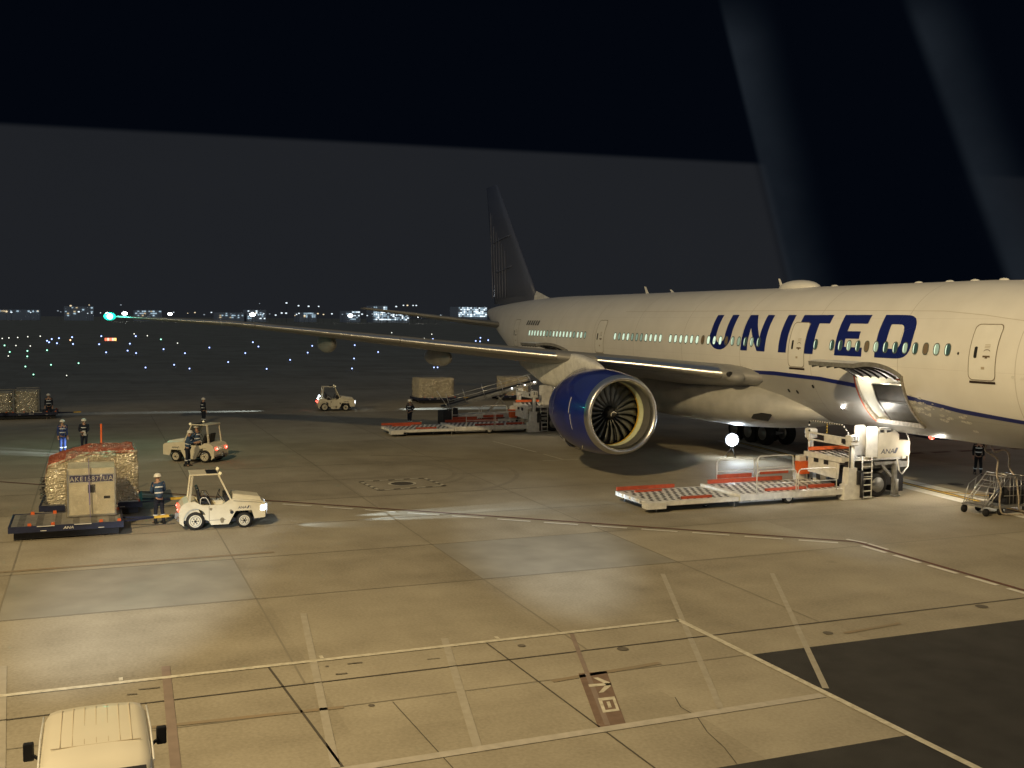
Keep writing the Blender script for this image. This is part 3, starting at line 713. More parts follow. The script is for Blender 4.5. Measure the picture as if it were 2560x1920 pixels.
# doors
M_seam = mat('door_seam', (0.20, 0.165, 0.12), 0.6)
M_sill = mat('door_sill', (0.03, 0.018, 0.014), 0.6)
M_doorwhite = mat('door_white', (0.79, 0.78, 0.74), 0.42, var=0.08, scale=2, coat=0.25)
for x in (-6.5748, -16.8555, -36.0954, -50.4):
    O = rrect(x, 0.47, 1.13, 1.95, 0.17); I = rrect(x, 0.47, 1.085, 1.905, 0.15)
    b = mb(M_doorwhite); skin_patch(b, rrect(x, 0.47, 1.10, 1.92, 0.155), 0.014)
    dr_ = b.build('passenger_door', plane, recalc=False)
    b = mb(M_seam); n_ = min(len(O), len(I))
    O = rrect(x, 0.47, 1.13, 1.95, 0.17); I = [(x + (q[0] - x) * 0.955, 0.47 + (q[1] - 0.47) * 0.974) for q in O]
    skin_ring(b, O, I, 0.022); b.build('door_seal', dr_, recalc=False)
    b = mb(M_sill); skin_patch(b, [(x - 0.53, -0.61), (x + 0.55, -0.61), (x + 0.55, -0.53), (x - 0.53, -0.53)], 0.02); b.build('door_sill', dr_, recalc=False)
    b = mb(M_black); skin_patch(b, rrect(x - 0.30, 0.46, 0.13, 0.40, 0.05), 0.022)
    b.build('door_window', dr_, recalc=False)
    b = mb(mat('marking_brown', (0.12, 0.085, 0.05), 0.6))
    skin_patch(b, [(x + 0.0, 0.30), (x + 0.32, 0.30), (x + 0.30, 0.36), (x + 0.02, 0.36)], 0.022)
    skin_patch(b, [(x + 0.10, 0.26), (x + 0.22, 0.26), (x + 0.20, 0.30), (x + 0.12, 0.30)], 0.022)
    arcp = [(x + 0.16 + 0.13 * math.cos(t), 0.48 + 0.07 * math.sin(t)) for t in [PI * k / 8 for k in range(9)]]
    for k in range(8): skin_patch(b, [arcp[k], arcp[k + 1], (arcp[k + 1][0], arcp[k + 1][1] + 0.025), (arcp[k][0], arcp[k][1] + 0.025)], 0.022)
    b.build('door_handle', dr_, recalc=False)
    b = mb(mat('marking_faint', (0.42, 0.36, 0.27), 0.6))
    for v_ in (0.62, 0.67, 0.72): skin_patch(b, [(x + 0.04, v_), (x + 0.26, v_), (x + 0.26, v_ + 0.018), (x + 0.04, v_ + 0.018)], 0.02)
    skin_patch(b, [(x - 0.02, -0.12), (x + 0.12, -0.12), (x + 0.12, -0.03), (x - 0.02, -0.03)], 0.02)
    b.build('door_placard', dr_, recalc=False)
b = mb(M_black); skin_patch(b, rrect(-7.62, 0.40, 0.08, 0.10, 0.035), 0.01)
for x, v in ((-17.3, -1.62), (-17.9, -1.60), (-16.0, -1.30)): skin_patch(b, rrect(x, v, 0.16, 0.16, 0.07), 0.01)
b.build('hull_ports', plane, recalc=False)
b = mb(mat('seam_line', (0.52, 0.48, 0.42), 0.6))
sl = [(-34, 1.95), (-15, 1.95), (-9, 1.90), (-7, 1.75), (-5.1, 1.52), (-3, 1.1)]
for q0, q1 in zip(sl, sl[1:]):
    for k in range(24):
        f0, f1 = k / 24, (k + 1) / 24
        A = (q0[0] + (q1[0] - q0[0]) * f0, q0[1] + (q1[1] - q0[1]) * f0); B = (q0[0] + (q1[0] - q0[0]) * f1, q0[1] + (q1[1] - q0[1]) * f1)
        b.face([b.bm.verts.new(P(q[0], q[1], 0.005)) for q in (A, B, (B[0], B[1] + 0.018), (A[0], A[1] + 0.018))])
b.build('skin_seam', plane, recalc=False)
b = mb(M_white)
for x in (-5.35, -5.05): skin_patch(b, rrect(x, -0.33, 0.14, 0.09, 0.04), 0.02)
b.build('static_port', plane, recalc=False)

rr_ = random.Random(31); b = mb(mat('scuffed_primer', (0.72, 0.70, 0.64), 0.7, var=0.5, scale=14))
for k in range(46):
    x = -10.15 + rr_.random() ** 1.5 * 2.4; v = -1.15 - (x + 10.3) * 0.22 - rr_.random() * 0.75; w_ = 0.03 + 0.10 * rr_.random()
    n_ = 7; skin_patch(b, [(x + w_ * (1 + 0.5 * rr_.random()) * math.cos(2 * PI * j / n_), v + 0.4 * w_ * (1 + 0.6 * rr_.random()) * math.sin(2 * PI * j / n_)) for j in range(n_)], 0.006 + 0.0004 * k)
tagobj(b.build('paint_scuffs', plane, recalc=False), 'worn pale patches of paint forward of the hold')
# cargo holds and raised cargo doors
for ci, (x0, x1) in enumerate(CARGO):
    aT, aB = -10.0, -54.0
    zt = Z0 + RF * math.sin(R_(aT)); zb = Z0 + RF * math.sin(R_(aB)); yt = -RF * math.cos(R_(aT)); yb = -RF * math.cos(R_(aB))
    b = mb(M_liner)
    fl = zb + 0.02
    X0, X1 = x0 - 0.0, x1 + 0.0; yi = 1.6
    b.face(b.pts([(X0, yb, fl), (X1, yb, fl), (X1, yi, fl), (X0, yi, fl)]))
    b.face(b.pts([(X0, yt, zt), (X0, yi, zt), (X1, yi, zt), (X1, yt, zt)]))
    b.face(b.pts([(X0, yi, fl), (X1, yi, fl), (X1, yi, zt), (X0, yi, zt)]))
    for X in (X0, X1):
        prof = [(-RF * math.cos(R_(a)), Z0 + RF * math.sin(R_(a))) for a in (-54, -46, -38, -30, -22, -14, -10)]
        b.face(b.pts([(X, yi, fl), (X, yb, fl)] + [(X, p_[0], p_[1]) for p_ in prof[1:]] + [(X, yi, zt)]))
    hold = b.build('cargo_hold', plane, recalc=False)
    # thick door frame
    b = mb(mat('frame_dirty', (0.34, 0.31, 0.26), 0.6, var=0.6, scale=9))
    for X in (x0, x1):
        pth = [P(X, RF * math.sin(R_(a)), 0.02) for a in range(-10, -55, -4)]
        for q0, q1 in zip(pth, pth[1:]): b.bar(q0, q1, 0.10, 0.10)
    b.bar((x0, yb - 0.02, zb), (x1, yb - 0.02, zb), 0.12, 0.16)
    b.build('door_frame', hold)
    b = mb(M_red)
    X = x0; pth = [P(X, RF * math.sin(R_(a)), 0.085) for a in range(-10, -55, -4)]
    for q0, q1 in zip(pth, pth[1:]): b.bar(q0, q1, 0.035, 0.035)
    for X in (x0 + 0.15, x1 - 0.2): b.box(P(X, RF * math.sin(R_(-13)), 0.0) + Vector((0, 0.05, 0.02)), (0.3, 0.06, 0.12))
    b.build('door_seal', hold)
    b = mb(M_liner)
    rr_ = random.Random(5)
    for k in range(13): b.box((x0 + 0.15 + k * (x1 - x0 - 0.3) / 12, yb + 0.10, zb + 0.05), (0.09, 0.16, 0.03 + 0.10 * rr_.random()), rz=rr_.random())
    b.build('sill_roller', hold)
    b = mb(mat('hold_lamp', (1, 1, 1), 0.4, emit=(1.0, 0.86, 0.6), estr=16))
    for X in (x0 + 0.75, x0 + 1.75): b.box((X, yt + 0.75, zt - 0.06), (0.42, 0.20, 0.07))
    b.build('hold_lamp', hold)
    for X in (x0 + 0.9, x0 + 1.9): 
        l = point_lamp('hold_light', (X, yt + 0.75, zt - 0.25), 32 if ci == 0 else 80, (1.0, 0.86, 0.62), 0.12); l.parent = plane
    # door leaf, hinged at the top edge and swung up and outwards
    hinge = Vector((0, -yt, zt))   # in (outward, z)
    rot = R_(133)
    def leaf(a, off):
        o_, z_ = (RF + off) * math.cos(R_(a)) - RF * math.cos(R_(aT)), (RF + off) * math.sin(R_(a)) - RF * math.sin(R_(aT))
        return (o_ * math.cos(rot) - z_ * math.sin(rot), o_ * math.sin(rot) + z_ * math.cos(rot))
    b = MB(); b.mat(M_hull)
    A_ = list(range(-10, -55, -4)); 
    outer = [leaf(a, 0.0) for a in A_]; inner = [leaf(a, -0.17) for a in A_]
    def V(X, q): return (X, yt - q[0] - 0.02, zt + q[1] + 0.03)
    for k in range(len(A_) - 1):
        b.mat(M_doorwhite); b.face(b.pts([V(x0, outer[k]), V(x1, outer[k]), V(x1, outer[k + 1]), V(x0, outer[k + 1])]), True)
        b.mat(M_grey); b.face(b.pts([V(x0, inner[k]), V(x1, inner[k]), V(x1, inner[k + 1]), V(x0, inner[k + 1])]))
        for X in (x0, x1): b.face(b.pts([V(X, outer[k]), V(X, outer[k + 1]), V(X, inner[k + 1]), V(X, inner[k])]))
    b.face(b.pts([V(x0, outer[-1]), V(x1, outer[-1]), V(x1, inner[-1]), V(x0, inner[-1])]))
    b.face(b.pts([V(x0, outer[0]), V(x1, outer[0]), V(x1, inner[0]), V(x0, inner[0])]))
    dleaf = b.build('cargo_door', plane, recalc=True)
    dleaf['label'] = 'cargo door raised outwards above the open %s hold' % ('forward' if ci == 0 else 'aft')
    b = mb(M_dark)
    for X in [x0 + 0.2 + k * 0.45 for k in range(6)]:
        for k in range(len(A_) - 1): b.bar(V(X, leaf(A_[k], -0.20)), V(X, leaf(A_[k + 1], -0.20)), 0.05, 0.07)
    b.build('door_rib', dleaf)
    b = mb(M_alu)
    for X in (x0 + 0.35, x1 - 0.3): b.bar((X, yt + 0.10, zt - 0.25), V(X, leaf(-24, -0.2)), 0.06)
    b.build('door_actuator', dleaf)
# container standing in the forward hold
c = thing('hold_container', 'dark grey aluminium container standing inside the open forward cargo hold', 'container', (-11.43, -1.55, Z0 + RF * math.sin(R_(-54)) + 0.05))
b = mb(mat('dull_container', (0.085, 0.08, 0.07), 0.45, 0.4, var=0.4, scale=3)); b.prism([(-0.22, 0), (0.62, 0), (1.3, 0.0), (1.3, 1.52), (-1.24, 1.52), (-0.93, 0.8), (-0.62, 0.4)], -0.90, 0.90, 'x'); b.build('shell', c)
b = mb(M_alu)
b.bar((-0.9, -0.22, 0.02), (0.9, -0.22, 0.02), 0.04); b.bar((-0.9, -1.25, 1.50), (0.9, -1.25, 1.50), 0.04)
for q0, q1 in (((-1.25, 1.5), (-0.95, 0.8)), ((-0.95, 0.8), (-0.64, 0.4)), ((-0.64, 0.4), (-0.24, 0.0))): b.bar((-0.9, q0[0], q0[1]), (-0.9, q1[0], q1[1]), 0.04)
b.bar((-0.9, -0.97, 0.8), (0.9, -0.97, 0.8), 0.02)
b.build('edge_frame', c)

# ---- wings
LEX = lambda y: -19.75 - 0.7766 * (abs(y) - 3.1)
LEZp = [(0, 4.35), (3.1, 4.62), (4.3, 4.74), (7.06, 5.05), (10.6, 5.41), (14.4, 5.79), (20.4, 6.43), (24.6, 6.86), (30.4, 7.16)]
def LEZ(y):
    y = abs(y)
    for (a_, z0_), (b_, z1_) in zip(LEZp, LEZp[1:]):
        if y <= b_: return z0_ + (z1_ - z0_) * (y - a_) / (b_ - a_)
    return LEZp[-1][1]
def CH(y):
    y = abs(y)
    if y < 9.6: return 14.6 + (8.9 - 14.6) * y / 9.6
    return 8.9 + (2.0 - 8.9) * (y - 9.6) / 20.8
def airfoil(t, n=14):
    out = []
    for k in range(n + 1):
        x = (1 - math.cos(PI * k / n)) / 2
        yt_ = 5 * t * (0.2969 * math.sqrt(x) - 0.1260 * x - 0.3516 * x * x + 0.2843 * x ** 3 - 0.1015 * x ** 4)
        out.append((x, yt_))
    return [(x, y * 1.0) for x, y in out[::-1]] + [(x, -y * 0.85) for x, y in out[1:-1]]
def wing_sec(y, side):
    c_ = CH(y); t = 0.100 - 0.022 * min(1, abs(y) / 30); inc = R_(2.0 - 1.2 * abs(y) / 30)
    res = []
    for x, z in airfoil(t):
        xx, zz = x * c_, z * c_
        res.append((LEX(y) - (xx * math.cos(inc) + zz * math.sin(inc)), side * abs(y), LEZ(y) + zz * math.cos(inc) - xx * math.sin(inc)))
    return res
for side in (-1, 1):
    b = mb(M_winggrey); ys = [2.4, 3.1, 4.3, 7.06, 9.6, 12, 14.4, 17.4, 20.4, 24.6, 27.5, 29.6, 30.4]
    secs = [wing_sec(y, side) for y in ys]
    # rounded tip
    tip = [(p_[0] * 0.3 + 0.7 * (LEX(30.4) - 1.1), side * 30.75, LEZ(30.4) + (p_[2] - LEZ(30.4)) * 0.2) for p_ in wing_sec(30.4, side)]
    b.loft(secs + [tip]); w = b.build('wing', plane)
    # bright leading edge slats
    b = mb(M_chrome); n_air = 14
    for ya, yb_ in ((4.35, 9.0), (10.6, 17.0), (17.06, 23.5), (23.56, 29.9)):
        rows = []
        K = 10
        for k in range(K + 1):
            y = ya + (yb_ - ya) * k / K; c_ = CH(y); t = 0.100 - 0.022 * y / 30; inc = R_(2.0 - 1.2 * y / 30); row = []
            for s_, xx in ((1, 0.035), (1, 0.02), (1, 0.010), (1, 0.004), (1, 0.0), (-1, 0.004), (-1, 0.012), (-1, 0.022)):
                yt_ = 5 * t * (0.2969 * math.sqrt(xx) - 0.1260 * xx - 0.3516 * xx * xx) * (1 if s_ > 0 else -0.85)
                x_, z_ = xx * c_ - 0.012, yt_ * c_ + (0.012 if s_ > 0 else -0.012)
                row.append((LEX(y) - (x_ * math.cos(inc) + z_ * math.sin(inc)), side * y, LEZ(y) + z_ * math.cos(inc) - x_ * math.sin(inc)))
            rows.append(row)
        b.loft(rows, closed=False, caps=False)
    b.build('leading_edge', w, recalc=True)
    # root landing light cap
    b = mb(M_winggrey); b.ball((LEX(3.9) - 0.25, side * 3.7, LEZ(3.9) - 0.10), 0.40, (1.5, 1.1, 0.75)); b.build('root_cap', w)
    b = mb(M_black); b.ball((LEX(4.15) + 0.10, side * 4.1, LEZ(4.15) + 0.02), 0.15, (0.6, 1.2, 0.8)); b.build('landing_light', w)
    # flap track fairings
    for yf, L_ in ((13.8, 4.6), (19.4, 3.9), (7.6, 4.4)):
        if yf == 7.6 : zf = LEZ(yf) - 1.05
        c_ = CH(yf); xc = LEX(yf) - c_ * 0.86; zc = LEZ(yf) - c_ * 0.045 - 0.30
        b = mb(M_greybelly); b.ball((xc, side * yf, zc), 1.0, (L_ / 2, 0.38, 0.52), n=20, m=16); b.build('flap_fairing', w)
    # nav light
    gl = mat('nav_green', (0.1, 0.9, 0.6), 0.3, emit=(0.0, 0.72, 0.52), estr=1.3) if side < 0 else mat('nav_red', (0.9, 0.1, 0.1), 0.3, emit=(1, 0.08, 0.05), estr=9)
    b = mb(gl); b.ball((LEX(30.4) + 0.02, side * 30.6, LEZ(30.4)), 0.27, (1, 1.2, 0.8)); b.mat(mat('nav_core_%d' % (side + 1), (1, 1, 1), 0.3, emit=(0.6, 1.0, 0.92) if side < 0 else (1, 0.6, 0.5), estr=6)); b.ball((LEX(30.4) + 0.30, side * 30.6, LEZ(30.4)), 0.15)
    b.build('navigation_light', w)
    l = point_lamp('navigation_glow', (LEX(30.4) + 0.5, side * 30.7, LEZ(30.4) + 0.1), 220, (0.1, 1.0, 0.75) if side < 0 else (1, 0.1, 0.06), 0.2); l.parent = plane
    b = mb(mat('strobe_white', (1, 1, 1), 0.3, emit=(0.95, 1, 0.95), estr=5)); b.ball((LEX(30.2) - 0.5, side * 30.72, LEZ(30.4) + 0.12), 0.11); b.build('tip_light', w)

# ---- wing-body fairing
b = mb(M_greybelly); rows = []
for x, hw, zt_, zb_, in [(-16.2, 0.3, 3.3, 3.1), (-17.2, 2.0, 3.7, 2.72), (-18.6, 3.0, 4.1, 2.42), (-20.5, 3.45, 4.5, 2.12), (-23, 3.70, 4.8, 1.95), (-28, 3.75, 4.9, 1.9), (-34, 3.6, 4.6, 1.95), (-37.5, 3.1, 4.2, 2.15), (-40.0, 2.0, 3.8, 2.45), (-41.5, 0.3, 3.2, 3.0)]:
    row = []; zc = (zt_ + zb_) / 2; hh = (zt_ - zb_) / 2
    for k in range(28):
        a = 2 * PI * k / 28; ca, sa = math.cos(a), math.sin(a)
        row.append((x, hw * abs(ca) ** 0.75 * (1 if ca > 0 else -1), zc + hh * abs(sa) ** 0.8 * (1 if sa > 0 else -1)))
    rows.append(row)
b.loft(rows); fair = b.build('belly_fairing', plane)
b = mb(M_black); b.box((-19.2, -3.18, 2.86), (1.25, 0.08, 0.34), rot=Matrix.Rotation(R_(-35), 3, 'X')); b.build('air_intake', fair)

# ---- engines
def engine(side):
    ey = side * 9.75; ez = 3.0; ex = -20.15
    e = bpy.data.objects.new('engine', None); COL.objects.link(e); e.parent = plane; e.location = (ex, ey, ez)
    M_nac = mat('nacelle_blue', (0.010, 0.022, 0.20), 0.32, var=0.25, scale=1.2, coat=0.5)
    # axis -x ; profile (radius, distance aft)
    b = mb(M_nac)
    b.lathe([(1.78, 0.30), (1.85, 0.70), (1.92, 1.3), (1.965, 2.0), (1.95, 2.7), (1.86, 3.5), (1.70, 4.2), (1.52, 4.8), (1.44, 5.0), (1.40, 5.0), (1.36, 4.6)], (0, 0, 0), (-1, 0, 0), 64, caps=False)
    nac = b.build('nacelle', e)
    b = mb(M_chrome)
    b.lathe([(1.792, 0.34), (1.765, 0.20), (1.72, 0.07), (1.65, 0.0), (1.575, 0.03), (1.52, 0.12), (1.48, 0.28)], (0, 0, 0), (-1, 0, 0), 64, caps=False); b.build('inlet_lip', e)
    b = mb(mat('inlet_grey', (0.24, 0.235, 0.22), 0.35, 0.5, var=0.15, scale=3)); b.lathe([(1.48, 0.28), (1.455, 0.6), (1.46, 0.86)], (0, 0, 0), (-1, 0, 0), 64, caps=False); b.build('inlet_liner', e)
    b = mb(mat('rub_strip', (0.70, 0.74, 0.50), 0.5, var=0.15, scale=5)); b.lathe([(1.458, 0.86), (1.46, 1.30)], (0, 0, 0), (-1, 0, 0), 64, caps=False)
    b.mat(M_yellow); b.lathe([(1.450, 1.28), (1.450, 1.40)], (0, 0, 0), (-1, 0, 0), 64, caps=False); b.build('fan_case', e)
    # fan with 22 twisted blades
    b = mb(mat('fan_blade', (0.16, 0.165, 0.15), 0.45, 0.4, var=0.2, scale=4))
    for k in range(22):
        a = 2 * PI * k / 22; secs = []
        for j, rr in enumerate((0.32, 0.6, 0.9, 1.15, 1.38)):
            tw = R_(25 + 34 * (rr - 0.32) / 1.06); ch = 0.30 + 0.16 * rr; a2 = a + 0.10 * math.sin(rr * 2.2)
            er = Vector((0, math.cos(a2), math.sin(a2))); et = Vector((0, -math.sin(a2), math.cos(a2))); ax = Vector((-1, 0, 0))
            dch = ax * math.cos(tw) * ch / 2 + et * math.sin(tw) * ch / 2; nn = (ax * -math.sin(tw) + et * math.cos(tw)) * 0.018
            c_ = er * rr + ax * 1.45
            secs.append([c_ - dch, c_ + nn, c_ + dch, c_ - nn])
        b.loft(secs)
    tagobj(b.build('fan', e), 'fan of many dark curved blades')
    b = mb(mat('stator_grey', (0.06, 0.062, 0.055), 0.6)); b.lathe([(1.45, 1.85), (0.1, 1.86)], (0, 0, 0), (-1, 0, 0), 48); b.build('stator_wall', e)
    b = mb(mat('spinner_dark', (0.03, 0.03, 0.032), 0.3)); b.lathe([(0.0, 0.80), (0.10, 0.90), (0.20, 1.10), (0.30, 1.40), (0.34, 1.6)], (0, 0, 0), (-1, 0, 0), 32)
    b.mat(M_white)
    sp_ = []
    for k in range(10):
        t = k / 9; r0 = 0.03 + 0.13 * t; h0 = 0.80 + 0.20 * t + 0.03; a = 0.5 + 3.6 * t
        sp_.append(Vector((-(h0 - 0.045), r0 * math.cos(a), r0 * math.sin(a))))
    b.tube(sp_, 0.018, 6); b.build('spinner', e)
    b = mb(M_greybelly); b.lathe([(1.0, 4.7), (1.0, 5.3), (0.85, 6.0), (0.64, 6.8), (0.60, 6.8), (0.40, 6.9), (0.1, 7.8)], (0, 0, 0), (-1, 0, 0), 40, caps=False); b.build('core_cowl', e)
    # pylon
    b = mb(M_white)
    rows = []
    # station x aft of lip, z bottom, z top, half width
    topz = LEZ(9.75) - ez
    for xa, zb_, zt_, hw in ((1.9, 1.86, 1.95, 0.05), (2.6, 1.85, 2.16, 0.20), (3.6, 1.80, 2.38, 0.30), (4.6, 1.62, 2.52, 0.34), (5.6, 1.2, 2.58, 0.36), (7.0, 0.8, 2.50, 0.37), (8.6, 0.85, 2.35, 0.34), (10.2, 1.25, 2.2, 0.25), (12.2, 1.75, 2.0, 0.06)):
        zc = (zb_ + zt_) / 2; hh = (zt_ - zb_) / 2
        rows.append([(-xa, hw * abs(math.cos(a)) ** 0.6 * (1 if math.cos(a) > 0 else -1), zc + hh * abs(math.sin(a)) ** 0.6 * (1 if math.sin(a) > 0 else -1)) for a in [2 * PI * k / 20 for k in range(20)]])
    b.loft(rows); b.build('pylon', e)
    # aft nacelle strake and cowl seams
    b = mb(M_white)
    pr = [Vector((-1.55 - 0.0, side * -0.0, 0))]
    for a0, a1 in ((-8, 14),):
        pth = []
        for k in range(9):
            a = R_(a0 + (a1 - a0) * k / 8 + 8); rr = 1.945
            pth.append((-1.62, side * rr * math.cos(a), rr * math.sin(a)))
        b.tube(pth, 0.014, 5)
    pth = [(-1.50, side * 1.93 * math.cos(R_(a)), 1.93 * math.sin(R_(a))) for a in range(-22, 0, 3)]; b.tube(pth, 0.014, 5)
    b.build('cowl_marking', nac)
    b = mb(mat('nacelle_seam', (0.10, 0.11, 0.19), 0.5))
    for xa, r0 in ((3.35, 1.974), (0.36, 1.725)):
        b.tube([(-xa, (r0) * math.cos(t), (r0) * math.sin(t)) for t in [2 * PI * k / 64 for k in range(64)]], 0.010, 4, closed=True)
    b.build('cowl_seam', nac)
    b = mb(M_refl_stencil)
    for k in range(7): b.box((-1.55 - 0.10 * k, side * 1.955 * math.cos(R_(-50 - 2 * k)), 1.955 * math.sin(R_(-50 - 2 * k))), (0.05, 0.03, 0.04))
    b.build('cowl_stencil', nac)
    return e
engine(-1); engine(1)

# ---- tail
b = mb(mat('fin_blue', (0.105, 0.12, 0.175), 0.45, coat=0.2))
def fin_sec(x0, x1, z, t):
    L_ = x0 - x1
    return [(x0 - x * L_, y * L_, z) for x, y in airfoil(t, 8)]
b.loft([fin_sec(-52.6, -62.2, 8.4, 0.09), fin_sec(-54.3, -62.5, 10.3, 0.09), fin_sec(-57.6, -63.3, 13.8, 0.09), fin_sec(-61.7, -64.3, 18.3, 0.08)])
fin = b.build('tail_fin', plane)
b = mb(M_white); b.loft([[(-50.0, 0.0, 8.62), (-50.1, 0.10, 8.55), (-50.1, -0.10, 8.55)], [(-53.2, 0, 9.35), (-53.5, 0.25, 8.5), (-53.5, -0.25, 8.5)]], smooth=False); b.build('dorsal_fillet', fin)
b = mb(mat('globe_lines', (0.16, 0.18, 0.26), 0.5))
def finpt(x, z):
    t = (z - 8.4) / 9.9; x0 = -52.6 - 9.1 * t; x1 = -62.2 - 2.1 * t; L_ = x0 - x1; u = max(0.0, min(1, (x0 - x) / L_))
    yt_ = 5 * 0.09 * (0.2969 * math.sqrt(u) - 0.1260 * u - 0.3516 * u * u + 0.2843 * u ** 3 - 0.1015 * u ** 4) * L_
    return Vector((x, -yt_ - 0.015, z))
for k in range(6):
    x_ = -58.8 - k * 0.75
    pth = [finpt(x_ - 0.5 * math.sin((z - 8.8) * 0.16), z) for z in [8.9 + j * 0.55 for j in range(int(8 + 1.2 * k))]]
    b.tube(pth, 0.05, 4)
for z in (11.4, 13.9): b.tube([finpt(-56.6 - 0.29 * (z - 8.4) * 1.0 - j * 0.5, z - 0.05 * j) for j in range(9)], 0.05, 4)
b.build('tail_emblem', fin)
for side in (-1, 1):
    b = mb(M_winggrey)
    def ss(y, x0, c_, z): return [(x0 - x * c_, side * y, z + zz * c_) for x, zz in airfoil(0.09, 8)]
    b.loft([ss(0.8, -55.4, 6.6, 6.62), ss(6, -59.2, 4.4, 7.32), ss(10.9, -62.6, 2.2, 7.95)]); b.build('tailplane', plane)

# ---- roof fittings
b = mb(M_doorwhite); b.ball((-20.9, 0, Z0 + 3.06), 1.0, (1.42, 0.62, 0.40), n=24, m=14); b.build('satcom_dome', plane)
def blade(x, h, c_, nm='blade_antenna', y=0, m=M_doorwhite):
    b = mb(m); zb_ = Z0 + 3.07; b.loft([[(x, y - 0.03, zb_), (x + 0.0, y + 0.03, zb_), (x + c_, y + 0.02, zb_), (x + c_, y - 0.02, zb_)], [(x - 0.22, y - 0.02, zb_ + h), (x - 0.22, y + 0.02, zb_ + h), (x - 0.22 + c_ * 0.5, y + 0.01, zb_ + h), (x - 0.22 + c_ * 0.5, y - 0.01, zb_ + h)]], smooth=False)
    b.build(nm, plane)
blade(-22.35, 0.50, 0.22); blade(-36.0, 0.45, 0.3); blade(-32.9, 0.20, 0.3); blade(-6.2, 0.25, 0.4)
for x in (-18.3, -13.0, -11.3, -10.0, -8.6):
    b = mb(M_doorwhite); b.ball((x, 0, Z0 + 3.09), 0.16, (1.4, 0.7, 0.5)); b.build('roof_antenna', plane)
b = mb(M_lens_r); b.ball((-12.0, 0, Z0 - 3.16), 0.10, (1.2, 1, 0.9)); b.build('belly_beacon', plane)

# ---- landing gear
def wheel_mb(b, c, r, w, axis=(0, 1, 0), hub=0.55, m_t=None, m_r=None):
    b.mat(m_t or M_black); b.lathe([(r * 0.5, -w / 2), (r * 0.86, -w / 2), (r * 0.97, -w * 0.36), (r, -w * 0.18), (r, w * 0.18), (r * 0.97, w * 0.36), (r * 0.86, w / 2), (r * 0.5, w / 2)], c, axis, 28)
    b.mat(m_r or M_alu); b.lathe([(0.02, -w * 0.53), (r * hub, -w * 0.53), (r * hub, w * 0.53), (0.02, w * 0.53)], c, axis, 20)
def gear(name, x, y, wheels, r, w):
    e = bpy.data.objects.new(name, None); COL.objects.link(e); e.parent = plane; e.location = (x, y, 0)
    b = mb(M_grey); b.tube([(0, 0, r + 0.1), (0, 0, 3.0)], 0.20, 14); b.bar((0, 0, 1.4), (1.3, 0, 2.9), 0.13); b.bar((0, 0, 1.6), (0, -y * 0.25, 2.9), 0.12); b.build('strut', e)
    xsw = [q[0] for q in wheels]
    b = mb(M_grey); b.bar((min(xsw) - 0.1, 0, r), (max(xsw) + 0.1, 0, r), 0.2)
    for q in sorted(set(xsw)): b.bar((q, -0.85 if len(wheels) > 2 else -0.4, r), (q, 0.85 if len(wheels) > 2 else 0.4, r), 0.12)
    b.build('bogie', e)
    for q in wheels:
        b = MB(); wheel_mb(b, (0, 0, 0), r, w); b.build('wheel', e, loc=(q[0], q[1], r))
for sy in (-1, 1): gear('main_gear', -31.6, sy * 5.5, [(dx, dy) for dx in (-1.46, 0, 1.46) for dy in (-0.7, 0.7)], 0.70, 0.52)
gear('nose_gear', -4.9, 0, [(0, -0.3), (0, 0.3)], 0.53, 0.36)

